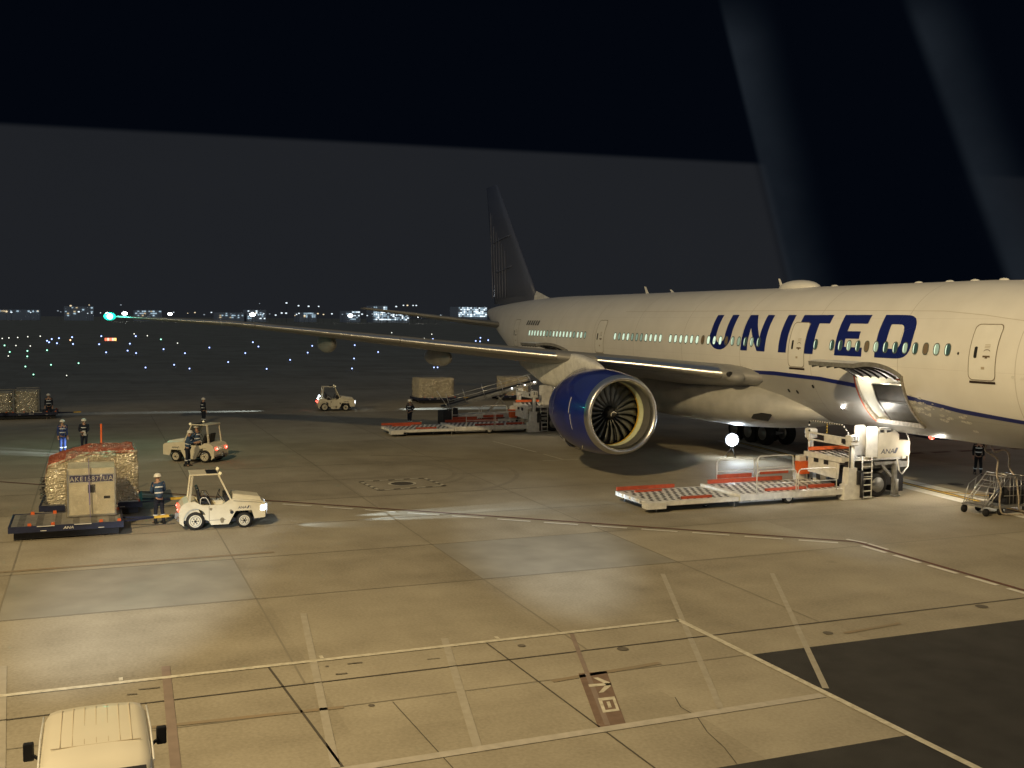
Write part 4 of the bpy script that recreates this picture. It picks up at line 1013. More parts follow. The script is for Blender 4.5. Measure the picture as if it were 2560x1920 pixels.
# ================================================================ tow tractors
def make_tractor():
    t = thing('tow_tractor', 'tractor', 'tow tractor')
    W = 0.68
    b = mb(M_cream)
    rear_arch = [(0.61 + 0.44 * math.cos(R_(a)), 0.30 + 0.44 * math.sin(R_(a))) for a in (200, 180, 160, 140, 120, 100, 80, 60)]
    poly = [(0.02, 0.27), (0.0, 0.62), (0.06, 0.80), (0.18, 0.91), (0.36, 0.97), (0.62, 0.97), (0.78, 0.88), (0.90, 0.84), (1.64, 0.84), (1.93, 1.0), (2.1, 1.01), (3.16, 0.90), (3.27, 0.82), (3.27, 0.34),
            (2.85, 0.31), (2.75, 0.60), (2.14, 0.60), (1.86, 0.16), (1.20, 0.16), (0.93, 0.62)] + rear_arch[::-1]
    # outer side skins with arches, inner tub kept narrower
    b.prism(poly, -W, -W + 0.06); b.prism(poly, W - 0.06, W)
    body = b
    b.prism([(0.02, 0.34), (0.0, 0.62), (0.06, 0.80), (0.18, 0.91), (0.36, 0.97), (0.62, 0.97), (0.78, 0.60), (1.0, 0.34)], -W + 0.06, W - 0.06)
    b.prism([(1.0, 0.34), (0.9, 0.50), (1.66, 0.50), (1.80, 0.84), (1.95, 1.0), (2.1, 1.0), (3.16, 0.90), (3.27, 0.82), (3.27, 0.42), (2.9, 0.42), (2.8, 0.62), (2.1, 0.62), (1.8, 0.25), (1.2, 0.25)], -W + 0.06, W - 0.06)
    body = b.build('body', t)
    b = mb(M_cream)
    b.loft([[(2.02, -0.60, 1.005), (2.02, 0.60, 1.005), (2.06, 0.42, 1.16), (2.06, -0.42, 1.16)], [(3.14, -0.58, 0.91), (3.14, 0.58, 0.91), (3.08, 0.40, 1.02), (3.08, -0.40, 1.02)]], smooth=False)
    b.build('hood', t)
    b = mb(M_joint); b.box((2.6, -W - 0.003, 0.90), (1.1, 0.01, 0.012), rot=Matrix.Rotation(R_(5.2), 3, 'Y')); b.box((1.13, -W - 0.003, 0.5), (0.012, 0.01, 0.62)); b.box((1.45, -W - 0.003, 0.32), (0.62, 0.01, 0.01))
    b.build('panel_seam', body)
    b = mb(mat('grime', (0.30, 0.26, 0.17), 0.7, var=0.4, scale=12))
    for q in ((1.62, 0.30, 0.16, 0.20), (1.95, 0.62, 0.10, 0.08), (1.2, 0.70, 0.10, 0.1)): b.prism([(q[0] + q[2] / 2 * math.cos(a) * (1 + 0.2 * math.sin(3 * a)), q[1] + q[3] / 2 * math.sin(a)) for a in [2 * PI * k / 12 for k in range(12)]], -W - 0.004, -W - 0.001)
    b.mat(M_dark); b.prism([(1.99 + 0.07 * math.cos(a), 0.56 + 0.06 * math.sin(a)) for a in [2 * PI * k / 12 for k in range(12)]], -W - 0.006, -W - 0.002); b.build('grime_patch', body)
    for s in (-1, 1):
        b = mb(M_cream)
        b.bar((0.40, s * 0.60, 0.95), (0.52, s * 0.56, 1.84), 0.075, 0.06); b.build('rear_post', t)
        b = mb(M_cream)
        b.bar((1.96, s * 0.60, 0.98), (1.50, s * 0.56, 1.84), 0.065, 0.06); b.build('front_post', t)
        b = mb(M_white)
        b.tube([(0.80, s * 0.66, 0.86), (0.82, s * 0.66, 1.06), (0.88, s * 0.66, 1.10), (1.02, s * 0.66, 1.09), (1.08, s * 0.66, 1.02), (1.18, s * 0.66, 0.84)], 0.018, 6); b.build('grab_rail', t)
        b = mb(M_lens_a); b.box((1.56, s * 0.60, 1.90), (0.10, 0.09, 0.10), rot=Matrix.Rotation(0.6, 3, 'Y'), bev=0.015); b.mat(M_cream); b.bar((1.50, s * 0.57, 1.84), (1.55, s * 0.6, 1.9), 0.03); b.build('work_lamp', t)
        b = mb(M_grey); b.prism([(3.17 + 0.0, 0.55), (3.285, 0.55), (3.285, 0.78), (3.17, 0.78)], s * 0.50 - 0.09, s * 0.50 + 0.09)
        b.mat(M_lens_w); b.lathe([(0.001, 0.0), (0.10, 0.0), (0.085, 0.03), (0.001, 0.045)], (3.285, s * 0.47, 0.665), (1, 0, 0), 16); 
        b.build('headlight', t)
        b = mb(M_lens_r); b.lathe([(0.001, 0), (0.085, 0), (0.075, 0.035), (0.001, 0.05)], (0.005, s * 0.45, 0.70), (-1, 0, 0), 16); b.mat(M_lens_rc); b.lathe([(0.001, 0.04), (0.035, 0.045), (0.001, 0.06)], (0.0, s * 0.45, 0.70), (-1, 0, 0), 12); b.build('tail_light', t)
        for xw, r in ((0.61, 0.31), (2.46, 0.265)):
            b = mb(M_black); w_ = 0.20
            b.lathe([(r * 0.66, -w_ / 2), (r * 0.9, -w_ / 2), (r, -w_ * 0.3), (r, w_ * 0.3), (r * 0.9, w_ / 2), (r * 0.66, w_ / 2)], (0, 0, 0), (0, s, 0), 28, caps=False)
            wh = b.build('wheel', t, loc=(xw, s * 0.585, r))
            b = mb(M_cream); b.lathe([(r * 0.70, w_ * 0.48), (r * 0.66, w_ * 0.52), (r * 0.62, w_ * 0.38), (r * 0.36, w_ * 0.30), (r * 0.32, w_ * 0.44), (0.02, w_ * 0.46)], (0, 0, 0), (0, s, 0), 24)
            b.mat(M_grey)
            b.lathe([(r * 0.565, w_ * 0.40), (r * 0.55, w_ * 0.58), (r * 0.50, w_ * 0.58), (r * 0.49, w_ * 0.40)], (0, 0, 0), (0, s, 0), 24, caps=False); b.mat(M_dark); b.lathe([(0.03, w_ * 0.50), (0.045, w_ * 0.60), (0.001, w_ * 0.62)], (0, 0, 0), (0, s, 0), 12)
            for k in range(6): b.ball((r * 0.30 * math.cos(k * PI / 3), s * w_ * 0.50, r * 0.30 * math.sin(k * PI / 3)), 0.024, n=6, m=4)
            b.build('rim', wh)
    b = mb(M_cream); b.box((0.98, 0, 1.865), (1.10, 1.20, 0.045), bev=0.015)
    b.mat(M_seat); b.box((1.27, 0, 1.891), (0.42, 0.98, 0.006)); b.build('roof', t)
    b = mb(M_glass); b.face(b.pts([(1.92, -0.56, 1.06), (1.92, 0.56, 1.06), (1.51, 0.53, 1.82), (1.51, -0.53, 1.82)])); ws = b.build('windshield', t, recalc=False)
    b = mb(M_seat); b.bar((1.78, 0, 1.28), (1.93, -0.25, 1.06), 0.02); b.build('wiper', ws)
    for s in (-1, 1):
        b = mb(M_seat); b.box((0.98, s * 0.28, 0.90), (0.46, 0.42, 0.12), bev=0.03); b.box((0.76, s * 0.28, 1.16), (0.12, 0.42, 0.46), rot=Matrix.Rotation(R_(-14), 3, 'Y'), bev=0.04); b.tube([(0.88, s * 0.5, 1.0), (0.92, s * 0.5, 1.16), (1.10, s * 0.5, 1.15), (1.20, s * 0.5, 1.0)], 0.012, 5); b.build('seat', t)
    b = mb(M_seat); b.tube([(1.50 + 0.07 * math.sin(a), -0.28 + 0.18 * math.cos(a), 1.14 + 0.17 * math.sin(a)) for a in [2 * PI * k / 20 for k in range(20)]], 0.014, 6, closed=True); b.bar((1.5, -0.28, 1.14), (1.72, -0.28, 0.9), 0.03); b.build('steering_wheel', t)
    b = mb(M_dark); b.box((1.82, 0, 1.02), (0.16, 1.05, 0.22)); b.build('dashboard', t)
    b = mb(M_grey); b.box((-0.05, 0, 0.42), (0.14, 0.16, 0.2)); b.box((-0.02, 0, 0.36), (0.06, 1.1, 0.08)); b.build('tow_hitch', t)
    b = mb(M_dark); b.box((1.5, 0, 0.26), (2.9, 0.9, 0.12)); b.build('chassis', t)
    b = mb(M_alu); b.tube([(3.28, -0.42, 0.36), (3.36, -0.40, 0.40), (3.38, -0.38, 0.76), (3.30, -0.38, 0.84)], 0.014, 5); b.tube([(3.28, 0.42, 0.36), (3.36, 0.40, 0.40), (3.38, 0.38, 0.76), (3.30, 0.38, 0.84)], 0.014, 5); b.bar((3.37, -0.38, 0.6), (3.37, 0.38, 0.6), 0.02); b.build('front_guard', t)
    for s in (-1, 1):
        b = mb(M_navy)
        def pl(u, v, s=s): return ((2.46 + (u if s < 0 else -u)), s * (W + 0.004), 0.715 + v)
        text_mb(b, 'ANA', 0.085, lambda u, v: pl(u - 0.08, v), sx=1.25, shear=0.25)
        q = [(0.10, -0.045), (0.15, -0.045), (0.21, 0.05), (0.16, 0.05)]; b.face(b.pts([pl(u, v) for u, v in q]))
        q = [(0.24, -0.045), (0.25, -0.045), (0.25, 0.05), (0.24, 0.05)]; b.face(b.pts([pl(u, v) for u, v in q]))
        b.build('operator_logo', body, recalc=False)
    for ch in t.children:
        if ch.name.startswith('wheel'): ch.location.x *= 0.87
        else:
            for q in [ch] + list(ch.children): q.data.transform(Matrix.Diagonal((0.87, 1, 1, 1)))
    return t
tr = make_tractor()
def place(o, loc, rz, label): o.location = loc; o.rotation_euler = (0, 0, rz); o['label'] = label; return o
tr['group'] = 'cream tow tractors'
tr2 = copy_tree(tr); tr3 = copy_tree(tr)
place(tr, (-16.05, -28.95, 0), R_(88), 'cream tow tractor with empty seats and glowing headlight, nearest the wrapped cargo')
d2 = Vector((-0.60, -0.80)); ang2 = math.atan2(d2.y, d2.x)
place(tr2, (-32.6, -25.65, 0), ang2, 'cream tow tractor with red tail lights and a worker standing at its side')
place(tr3, (-60.3, -15.35, 0), R_(84), 'cream tow tractor driving alone in the dark far field with beams front and back')
COOL = (0.72, 0.88, 1.0)
b = mb(M_lens_w); b.prism([(2.69, 0.59), (2.83, 0.59), (2.83, 0.74), (2.71, 0.75)], -0.694, -0.682); b.build('side_lamp', tr)
def beam(t, x, z, dx, dist, power, angle, ys=(-0.45, 0.45), zt=0.0):
    M = Matrix.Rotation(t.rotation_euler[2], 4, 'Z'); L0 = Vector(t.location)
    for y in ys:
        a = L0 + M @ Vector((x, y, z)); c = L0 + M @ Vector((x + dx * dist, y, zt)); spot_lamp('headlight_beam', a, c, power, COOL, angle, 0.6, 0.05)
beam(tr, 3.0, 0.66, 1, 7.5, 5200, 13)
spot_lamp('headlight_beam', Vector((-15.4, -25.75, 0.66)), Vector((-15.0, -24.2, 0)), 120, COOL, 40, 1.0, 0.05)
beam(tr2, 3.0, 0.66, 1, 7.5, 7000, 13)
beam(tr3, 3.0, 0.66, 1, 7.5, 14000, 12)
beam(tr3, -0.12, 0.85, -1, 7.5, 15000, 12, ys=(0.3,))
# rear work lamp glowing on the far tractor
b = mb(M_lens_w); b.ball((0.12, -0.5, 1.16), 0.07); b.ball((0.02, -0.55, 0.98), 0.06); b.build('rear_work_lamp', tr3)

# ================================================================ people
def person(label, loc, rz, top=M_navycloth, pants=M_navycloth, arms='down', lean=0.0, helmet=True, stride=0.0, seated=False, h=1.68, group='ground crew in helmets'):
    t = thing('person', label, 'person', loc, rz, group)
    # faces local +x ; joints
    J = {}
    hip = 0.88
    if seated: hip = 0.50
    def tl(p): # lean about the hips
        x, y, z = p; dz = z - hip
        return (x + math.sin(lean) * dz, y, hip + math.cos(lean) * dz) if dz > 0 else p
    pel = (0, 0, hip); sp = tl((0.0, 0, hip + 0.24)); ch = tl((0.01, 0, hip + 0.46)); nk = tl((0.0, 0, hip + 0.60)); hd = tl((0.02, 0, hip + 0.70)); tp = tl((0.015, 0, hip + 0.79))
    legs = {}
    for s in (-1, 1):
        if seated: legs[s] = [(0.02, s * 0.09, hip - 0.02), (0.42, s * 0.11, hip + 0.02), (0.46, s * 0.11, 0.06), (0.60, s * 0.12, 0.03)]
        else:
            st = stride * s
            legs[s] = [(0.0, s * 0.09, hip - 0.06), (0.03 + st * 0.5, s * 0.10, 0.47), (-0.02 + st, s * 0.11, 0.08), (0.15 + st, s * 0.13, 0.035)]
    def arm(s):
        sh = tl((0.0, s * 0.185, hip + 0.53))
        if arms == 'forward': el = tl((0.13, s * 0.22, hip + 0.30)); wr = tl((0.33, s * 0.16, hip + 0.26)); hn = tl((0.42, s * 0.14, hip + 0.27))
        elif arms == 'front': el = tl((0.06, s * 0.24, hip + 0.26)); wr = tl((0.24, s * 0.10, hip + 0.16)); hn = tl((0.31, s * 0.06, hip + 0.16))
        elif arms == 'hip': el = tl((-0.04, s * 0.36, hip + 0.30)); wr = tl((0.05, s * 0.20, hip + 0.12)); hn = tl((0.10, s * 0.16, hip + 0.08))
        else: el = tl((-0.03, s * 0.23, hip + 0.26)); wr = tl((0.04, s * 0.24, hip + 0.01)); hn = tl((0.06, s * 0.24, hip - 0.07))
        return [sh, el, wr, hn]
    A = {s: arm(s) for s in (-1, 1)}
    def skinmesh(name, verts, edges, radii, m, parent, sub=1):
        me = bpy.data.meshes.new(name); me.from_pydata([Vector(v) for v in verts], edges, [])
        o = bpy.data.objects.new(name, me); COL.objects.link(o)
        md = o.modifiers.new('skin', 'SKIN'); md.use_smooth_shade = True
        for v, r in zip(me.skin_vertices[0].data, radii):
            v.radius = r if isinstance(r, tuple) else (r, r)
        me.skin_vertices[0].data[0].use_root = True
        sb = o.modifiers.new('sub', 'SUBSURF'); sb.levels = sub; sb.render_levels = sub
        dg = bpy.context.evaluated_depsgraph_get(); dg.update()
        nm = bpy.data.meshes.new_from_object(o.evaluated_get(dg)); nm.materials.clear(); nm.materials.append(m)
        bpy.data.objects.remove(o); bpy.data.meshes.remove(me)
        for p in nm.polygons: p.use_smooth = True
        o = bpy.data.objects.new(name, nm); COL.objects.link(o); o.parent = parent
        return o
    # body: one continuous surface, head to fingertips and feet
    V = [pel, sp, ch, nk, hd, tp]; Rr = [0.085, 0.085, 0.105, 0.050, 0.082, 0.07]; Ed = [(0, 1), (1, 2), (2, 3), (3, 4), (4, 5)]
    for s in (-1, 1):
        i = len(V); V += A[s]; Rr += [0.055, 0.042, 0.030, 0.032]; Ed += [(2, i), (i, i + 1), (i + 1, i + 2), (i + 2, i + 3)]
        hn = Vector(A[s][3]); wr = Vector(A[s][2]); d = (hn - wr).normalized(); sd = d.cross(Vector((1, 0, 0.2))).normalized()
        for f in range(4):
            L = (0.075, 0.085, 0.08, 0.062)[f]; base = hn + sd * (f - 1.5) * 0.019
            k = len(V); V += [tuple(base + d * 0.03), tuple(base + d * (0.03 + L * 0.6) + Vector((0.012, 0, 0))), tuple(base + d * (0.03 + L) + Vector((0.03, 0, -0.008)))]; Rr += [0.0095, 0.0085, 0.0075]; Ed += [(i + 3, k), (k, k + 1), (k + 1, k + 2)]
        k = len(V); tb = wr + d * 0.04; V += [tuple(tb - sd * 0.042 + Vector((0.01, 0, 0))), tuple(tb - sd * 0.062 + d * 0.04)]; Rr += [0.010, 0.009]; Ed += [(i + 2, k), (k, k + 1)]
        i = len(V); V += legs[s]; Rr += [0.066, 0.050, 0.040, 0.035]; Ed += [(0, i), (i, i + 1), (i + 1, i + 2), (i + 2, i + 3)]
    body = skinmesh('body', V, Ed, Rr, M_skin, t)
    # face
    hdv = Vector(hd); b = mb(M_skin); b.ball(hdv + Vector((0.095, 0, -0.005)), 0.018, (1.1, 0.8, 1.4), n=8, m=6)
    for s in (-1, 1): b.ball(hdv + Vector((0.0, s * 0.085, 0.0)), 0.026, (0.7, 0.4, 1.1), n=8, m=6)
    b.mat(M_shoe)
    for s in (-1, 1): b.ball(hdv + Vector((0.083, s * 0.032, 0.022)), 0.010, n=6, m=4)
    b.box(hdv + Vector((0.088, 0, -0.045)), (0.01, 0.045, 0.008)); b.build('face', t)
    # clothing
    V = [(0, 0, hip - 0.05), sp, ch, tl((0, 0, hip + 0.555))]; Rr = [0.165, 0.155, 0.165, 0.075]; Ed = [(0, 1), (1, 2), (2, 3)]
    for s in (-1, 1):
        i = len(V); V += A[s][:3]; Rr += [0.078, 0.058, 0.046]; Ed += [(2, i), (i, i + 1), (i + 1, i + 2)]
    jk = skinmesh('jacket', V, Ed, Rr, top, t)
    V = [(0, 0, hip + 0.10)]; Rr = [0.15]; Ed = []
    for s in (-1, 1):
        i = len(V); L = legs[s]; V += L[:3]; Rr += [0.105, 0.076, 0.066]; Ed += [(0, i), (i, i + 1), (i + 1, i + 2)]
    skinmesh('trousers', V, Ed, Rr, pants, t)
    for s in (-1, 1):
        b = mb(M_shoe); L = legs[s]; c = Vector(L[2]); b.loft([[(c.x - 0.09, c.y - 0.04, 0.0), (c.x - 0.09, c.y + 0.04, 0), (c.x - 0.08, c.y + 0.035, 0.12), (c.x - 0.08, c.y - 0.035, 0.12)], [(c.x + 0.05, c.y - 0.05, 0), (c.x + 0.05, c.y + 0.05, 0), (c.x + 0.04, c.y + 0.04, 0.11), (c.x + 0.04, c.y - 0.04, 0.11)], [(c.x + 0.19, c.y - 0.04, 0), (c.x + 0.19, c.y + 0.04, 0), (c.x + 0.17, c.y + 0.03, 0.05), (c.x + 0.17, c.y - 0.03, 0.05)]]); b.build('shoe', t)
    b = mb(M_reflect)
    for dz, rr in ((0.20, 0.150), (0.40, 0.163)):
        c = Vector(tl((0, 0, hip + dz))); ax = Vector((math.sin(lean), 0, math.cos(lean))); b.lathe([(rr, -0.022), (rr + 0.003, 0), (rr, 0.022)], c, ax, 20, caps=False)
    if not seated:
        for s in (-1, 1):
            k, a = Vector(legs[s][1]), Vector(legs[s][2]); m_ = k.lerp(a, 0.45); b.lathe([(0.088, -0.02), (0.088, 0.02)], m_, (k - a), 14, caps=False)
    b.build('reflective_bands', t)
    if helmet:
        c = Vector(tl((0.015, 0, hip + 0.755))); b = mb(M_helmet); n = 16
        b.lathe([(0.150, -0.01), (0.135, 0.0), (0.132, 0.04), (0.115, 0.085), (0.075, 0.115), (0.02, 0.128)], c, (math.sin(lean), 0, math.cos(lean)), 20)
        b.ball(c + Vector((0.12, 0, -0.004)), 0.07, (1, 1.1, 0.12), n=12, m=6); b.build('helmet', t)
        b = mb(M_shoe); b.tube([c + Vector((0.02, s_ * 0.11, -0.02 - 0.13 * (1 - abs(s_)))) for s_ in (-1, -0.6, 0, 0.6, 1)], 0.006, 4); b.build('chin_strap', t)
    else:
        c = Vector(hd); b = mb(M_shoe); b.ball(c + Vector((-0.012, 0, 0.03)), 0.105, (1, 0.95, 0.95), n=14, m=8); b.build('hair', t)
    return t
person('worker in blue jacket and white helmet standing at the tow bar between tractor and cargo', (-17.05, -29.5, 0), R_(200), M_bluecloth, M_navycloth, 'front', 0.12, stride=0.08)
person('worker in bright blue raincoat standing in the beam, left of the other distant worker', (-38.73, -33.05, 0), R_(20), mat('royal_blue_cloth', (0.03, 0.06, 0.22), 0.8, var=0.3, scale=6), mat('royal_blue_cloth', (0, 0, 0)), 'down')
person('worker in dark jacket holding a pale paper at the hip, behind the orange topped cargo', (-39.0, -32.0, 0), R_(-10), M_navycloth, M_navycloth, 'front', stride=0.05)
person('worker in blue with silver bands leaning into the tractor with red tail lights', (-31.55, -27.35, 0), R_(70), M_bluecloth, M_navycloth, 'forward', 0.14, stride=0.05)
person('driver in blue sitting in the cab of the tractor with red tail lights', (-33.05, -26.75, 0.46), ang2, M_bluecloth, M_navycloth, 'forward', 0.05, seated=True)
person('dark figure with pale helmet standing in the far field behind the tractor roof', (-52.35, -24.6, 0), R_(120), M_navycloth, M_navycloth, 'down')
person('dark figure at the end of the distant cargo carts on the left', (-58.9, -34.35, 0), R_(0), M_navycloth, M_navycloth, 'down')
person('dark figure with hands on hips beside the conveyor truck', (-47.2, -11.7, 0), R_(-60), M_navycloth, M_navycloth, 'hip')
person('dark silhouette walking beneath the nose of the airliner near the step cart', (-17.0, 7.6, 0), R_(-30), mat('black_cloth', (0.010, 0.011, 0.014), 0.9), mat('black_cloth', (0, 0, 0)), 'down', stride=0.12)
t = thing('paper_sheet', 'pale sheet of paper held by the worker in the dark jacket', 'paper', (-38.66, -31.98, 1.0), R_(40)); b = mb(M_white); b.box((0, 0, 0), (0.21, 0.004, 0.29), rot=Matrix.Rotation(0.3, 3, 'X')); b.box((0.0, -0.006, 0.02), (0.19, 0.004, 0.25)); b.build('sheets', t)

# ================================================================ cargo dollies
M_roll = mat('roller_deck', (0.30, 0.285, 0.25), 0.5, 0.3, var=0.35, scale=5)
def make_dolly(L=3.45, W=2.45):
    """origin at the middle of the deck on the ground; length along x, drawbar at +x"""
    t = thing('cargo_dolly', 'dolly', 'dolly')
    b = mb(M_navy)
    for s in (-1, 1): b.box((0, s * (W / 2 - 0.03), 0.39), (L, 0.06, 0.20))
    for s in (-1, 1): b.box((s * (L / 2 - 0.03), 0, 0.39), (0.06, W - 0.12, 0.18))
    b.box((0, 0, 0.34), (L - 0.2, 0.3, 0.10)); b.build('frame', t)
    b = mb(M_roll); b.box((0, 0, 0.455), (L - 0.14, W - 0.14, 0.03)); dk = b.build('deck', t)
    b = mb(M_dark)
    for i in range(6):
        for j in range(9): b.box((-L / 2 + 0.35 + i * (L - 0.7) / 5, -W / 2 + 0.30 + j * (W - 0.6) / 8, 0.472), (0.20, 0.05, 0.012))
    b.build('roller_slots', dk)
    b = mb(M_orange)
    for x in (-0.32, 0.30, 0.46, -0.12): 
        for s in (-1, 1): b.prism([(x * L - 0.06, 0.45), (x * L + 0.06, 0.45), (x * L + 0.05, 0.56), (x * L - 0.05, 0.56)], s * (W / 2 - 0.14) - 0.04, s * (W / 2 - 0.14) + 0.04)
    b.build('cargo_stop', t)
    b = mb(M_white)
    for s in (-1, 1):
        for x in (-0.18, 0.14): b.box((x * L, s * (W / 2 + 0.006), 0.478), (0.52, 0.07, 0.022))
        for x in (-0.20, 0.30): b.box((x * L, s * (W / 2 + 0.004), 0.33), (0.18, 0.012, 0.018))
    b.build('edge_marking', t)
    for s in (-1, 1):
        b = mb(M_white)
        text_mb(b, 'ANA', 0.085, lambda u, v, s=s: (0.05 - s * u, s * (W / 2 + 0.004), 0.39 + v), sx=1.2, shear=0.2); 
        b.build('operator_logo', t, recalc=False)
    b = mb(M_dark)
    b.box((0, -W / 2 + 0.25, 0.16), (L - 0.3, 0.04, 0.20)); b.box((0, W / 2 - 0.25, 0.16), (L - 0.3, 0.04, 0.20)); b.build('skirt', t)
    for x in (-0.33, 0.33):
        for s in (-1, 1):
            b = MB(); wheel_mb(b, (0, 0, 0), 0.19, 0.12, m_r=M_grey); b.build('wheel', t, loc=(x * L, s * (W / 2 - 0.32), 0.19))
    b = mb(M_navy); b.bar((L / 2, 0.35, 0.33), (L / 2 + 1.0, 0.02, 0.34), 0.06); b.bar((L / 2, -0.35, 0.33), (L / 2 + 1.0, -0.02, 0.34), 0.06); b.mat(M_yellow); b.bar((L / 2 + 1.0, 0, 0.34), (L / 2 + 1.5, 0, 0.36), 0.08); b.build('drawbar', t)
    return t
dl = make_dolly(); dl['group'] = 'navy cargo dollies'
dls = [dl] + [copy_tree(dl) for _ in range(5)]
place(dls[0], (-16.45, -32.44, 0), R_(90), 'navy roller dolly in front, half empty, with orange stops and white edge bars')
place(dls[1], (-20.2, -31.65, 0), R_(88), 'navy dolly under the large orange topped cargo pallet')
place(dls[2], (-59.8, -38.6, 0), R_(90), 'dolly under the distant cargo cut by the left edge')
place(dls[3], (-59.8, -35.5, 0), R_(90), 'dolly under the second distant cargo from the left edge')
place(dls[4], (-65.5, -4.3, 0), R_(90), 'dolly under the gold wrapped pallet beyond the conveyor')
place(dls[5], (-66.5, 3.4, 0), R_(90), 'dolly under the pallet half hidden behind the raised conveyor')

def crumpled_box(b, c, d, nx=10, amp=0.03, seed=1, taper=0.0, shape=None):
    rs_ = random.Random(seed); cx, cy, cz = c; dx, dy, dz = d
    def pt(u, v, w):
        if shape: 
            p = shape(u, v, w)
        else: p = Vector((cx + dx * (u - 0.5) * (1 - taper * w), cy + dy * (v - 0.5) * (1 - taper * w), cz + dz * w))
        return p
    V = {}
    def key(u, v, w):
        k = (round(u, 4), round(v, 4), round(w, 4))
        if k not in V:
            p = pt(u, v, w); V[k] = b.bm.verts.new(p + Vector([(rs_.random() - 0.5) * 2 * amp for _ in range(3)]))
        return V[k]
    R = [i / nx for i in range(nx + 1)]
    for i in range(nx):
        for j in range(nx):
            a0, a1, c0_, c1_ = R[i], R[i + 1], R[j], R[j + 1]
            for w in (0.0, 1.0): b.face([key(a0, c0_, w), key(a1, c0_, w), key(a1, c1_, w), key(a0, c1_, w)], True)
            for v in (0.0, 1.0): b.face([key(a0, v, c0_), key(a1, v, c0_), key(a1, v, c1_), key(a0, v, c1_)], True)
            for u in (0.0, 1.0): b.face([key(u, a0, c0_), key(u, a1, c0_), key(u, a1, c1_), key(u, a0, c1_)], True)
    return b
# lettered container under clear film on the front dolly
ct = thing('cargo_container', 'beige aluminium container with blue label AKE15877UA under clear plastic film, strapped', 'container', (-17.1, -31.68, 0.49))
M_contn = mat('container_aluminium', (0.80, 0.76, 0.64), 0.5, 0.1, var=0.25, scale=3)
b = mb(M_contn); b.prism([(-0.62, 0.0), (0.60, 0.0), (0.60, 1.62), (-1.05, 1.62), (-1.05, 0.5)], -0.74, 0.74, 'y'); body = b.build('shell', ct)
b = mb(M_alu)
for y in (-0.74, 0.74):
    b.bar((0.60, y, 0.02), (0.60, y, 1.62), 0.05)
b.bar((0.605, -0.74, 1.40), (0.605, 0.74, 1.40), 0.03); b.bar((0.605, -0.74, 0.03), (0.605, 0.74, 0.03), 0.06); b.build('edge_frame', ct)
b = mb(M_white); b.box((0.606, 0, 1.27), (0.008, 1.44, 0.30)); b.mat(M_ulabel); b.box((0.614, 0, 1.27), (0.008, 1.36, 0.22)); lb = b.build('label_plate', ct)
b = mb(M_white); text_mb(b, 'AKE15877UA', 0.155, lambda u, v: (0.621, u, 1.27 + v), sx=0.98, space=1.12); b.build('lettering', lb, recalc=False)
b = mb(M_dark); b.box((0.607, 0.0, 0.93), (0.01, 0.24, 0.28)); b.box((0.607, 0.48, 0.62), (0.01, 0.20, 0.09)); b.build('document_holder', ct)
b = mb(M_filmclear); crumpled_box(b, (-0.20, 0, -0.02), (1.80, 1.62, 2.02), nx=9, amp=0.035, seed=4, taper=0.03); b.build('film_wrap', ct)
b = mb(mat('strap_violet', (0.20, 0.18, 0.34), 0.6)); pth = [(0.70, -0.08, 1.95), (0.735, -0.07, 1.2), (0.74, -0.06, 0.4), (0.78, -0.05, -0.05), (0.66, -0.05, -0.20)]
for a_, c_ in zip(pth, pth[1:]): b.bar(a_, c_, 0.012, 0.045)
b.build('strap', ct)
# big pallet load with orange cover
pl_ = thing('cargo_pallet', 'large crumpled film wrapped cargo load with orange sheet on top', 'cargo pallet', (-20.2, -31.60, 0.49))
def big(u, v, w):
    x = -1.15 + 2.3 * u; y = -1.50 + 3.0 * v
    top = 1.42 + 0.42 * min(1, max(0, (v - 0.02) / 0.42)) ** 0.8
    z = w * top; k = 1.0
    if w > 0.5: k = 1 - 0.03 * (w - 0.5)
    if v < 0.02: y -= 0.10 * math.sin(w * 3)
    return Vector((x * k, y * k, z))
b = mb(M_film); crumpled_box(b, None or (0, 0, 0), (1, 1, 1), nx=14, amp=0.035, seed=9, shape=big); b.build('wrapped_load', pl_)
b = mb(M_filmred)
rows = []
rr_ = random.Random(2)
for i in range(15):
    v = i / 14; row = []
    top = 1.46 + 0.42 * min(1, max(0, (v - 0.02) / 0.42)) ** 0.8
    for j in range(11):
        u = j / 10; row.append(((-1.17 + 2.34 * u) + rr_.uniform(-0.02, 0.02), -1.50 + 2.86 * v + rr_.uniform(-0.03, 0.03), top + 0.02 + 0.07 * rr_.random() - (0.16 if j in (0, 10) else 0)))
    rows.append(row)
rows = [[(x, y - 0.10, z - 0.5) for x, y, z in rows[0]]] + rows
b.loft(rows, closed=False, caps=False); b.build('orange_cover', pl_)
b = mb(M_alu)
for k in range(5): b.box((-1.17 + 0.58 * k, -1.52, 0.03), (0.06, 0.03, 0.06))
b.box((1.16, 0, 0.02), (0.05, 3.0, 0.05)); b.build('pallet_edge', pl_)
b = mb(M_dark)
rr_ = random.Random(8)
for k in range(26): b.tube([(1.0 - rr_.random() * 0.5, -1.58 - 0.04 * rr_.random(), 0.1 + 0.035 * k), (0.9 - rr_.random() * 0.5, -1.70 - 0.1 * rr_.random(), 0.06 + 0.035 * k)], 0.015, 4)
b.build('net_hem', pl_)
# marker pole behind it
t = thing('marker_pole', 'thin orange pole standing upright behind the large orange topped cargo', 'pole', (-22.2, -31.3, 0)); b = mb(M_orange); b.tube([(0, 0, 0.1), (0, 0, 3.05)], 0.035, 8); b.mat(M_dark); b.lathe([(0.16, 0), (0.16, 0.05), (0.05, 0.12)], (0, 0, 0), (0, 0, 1), 16); b.build('shaft', t)
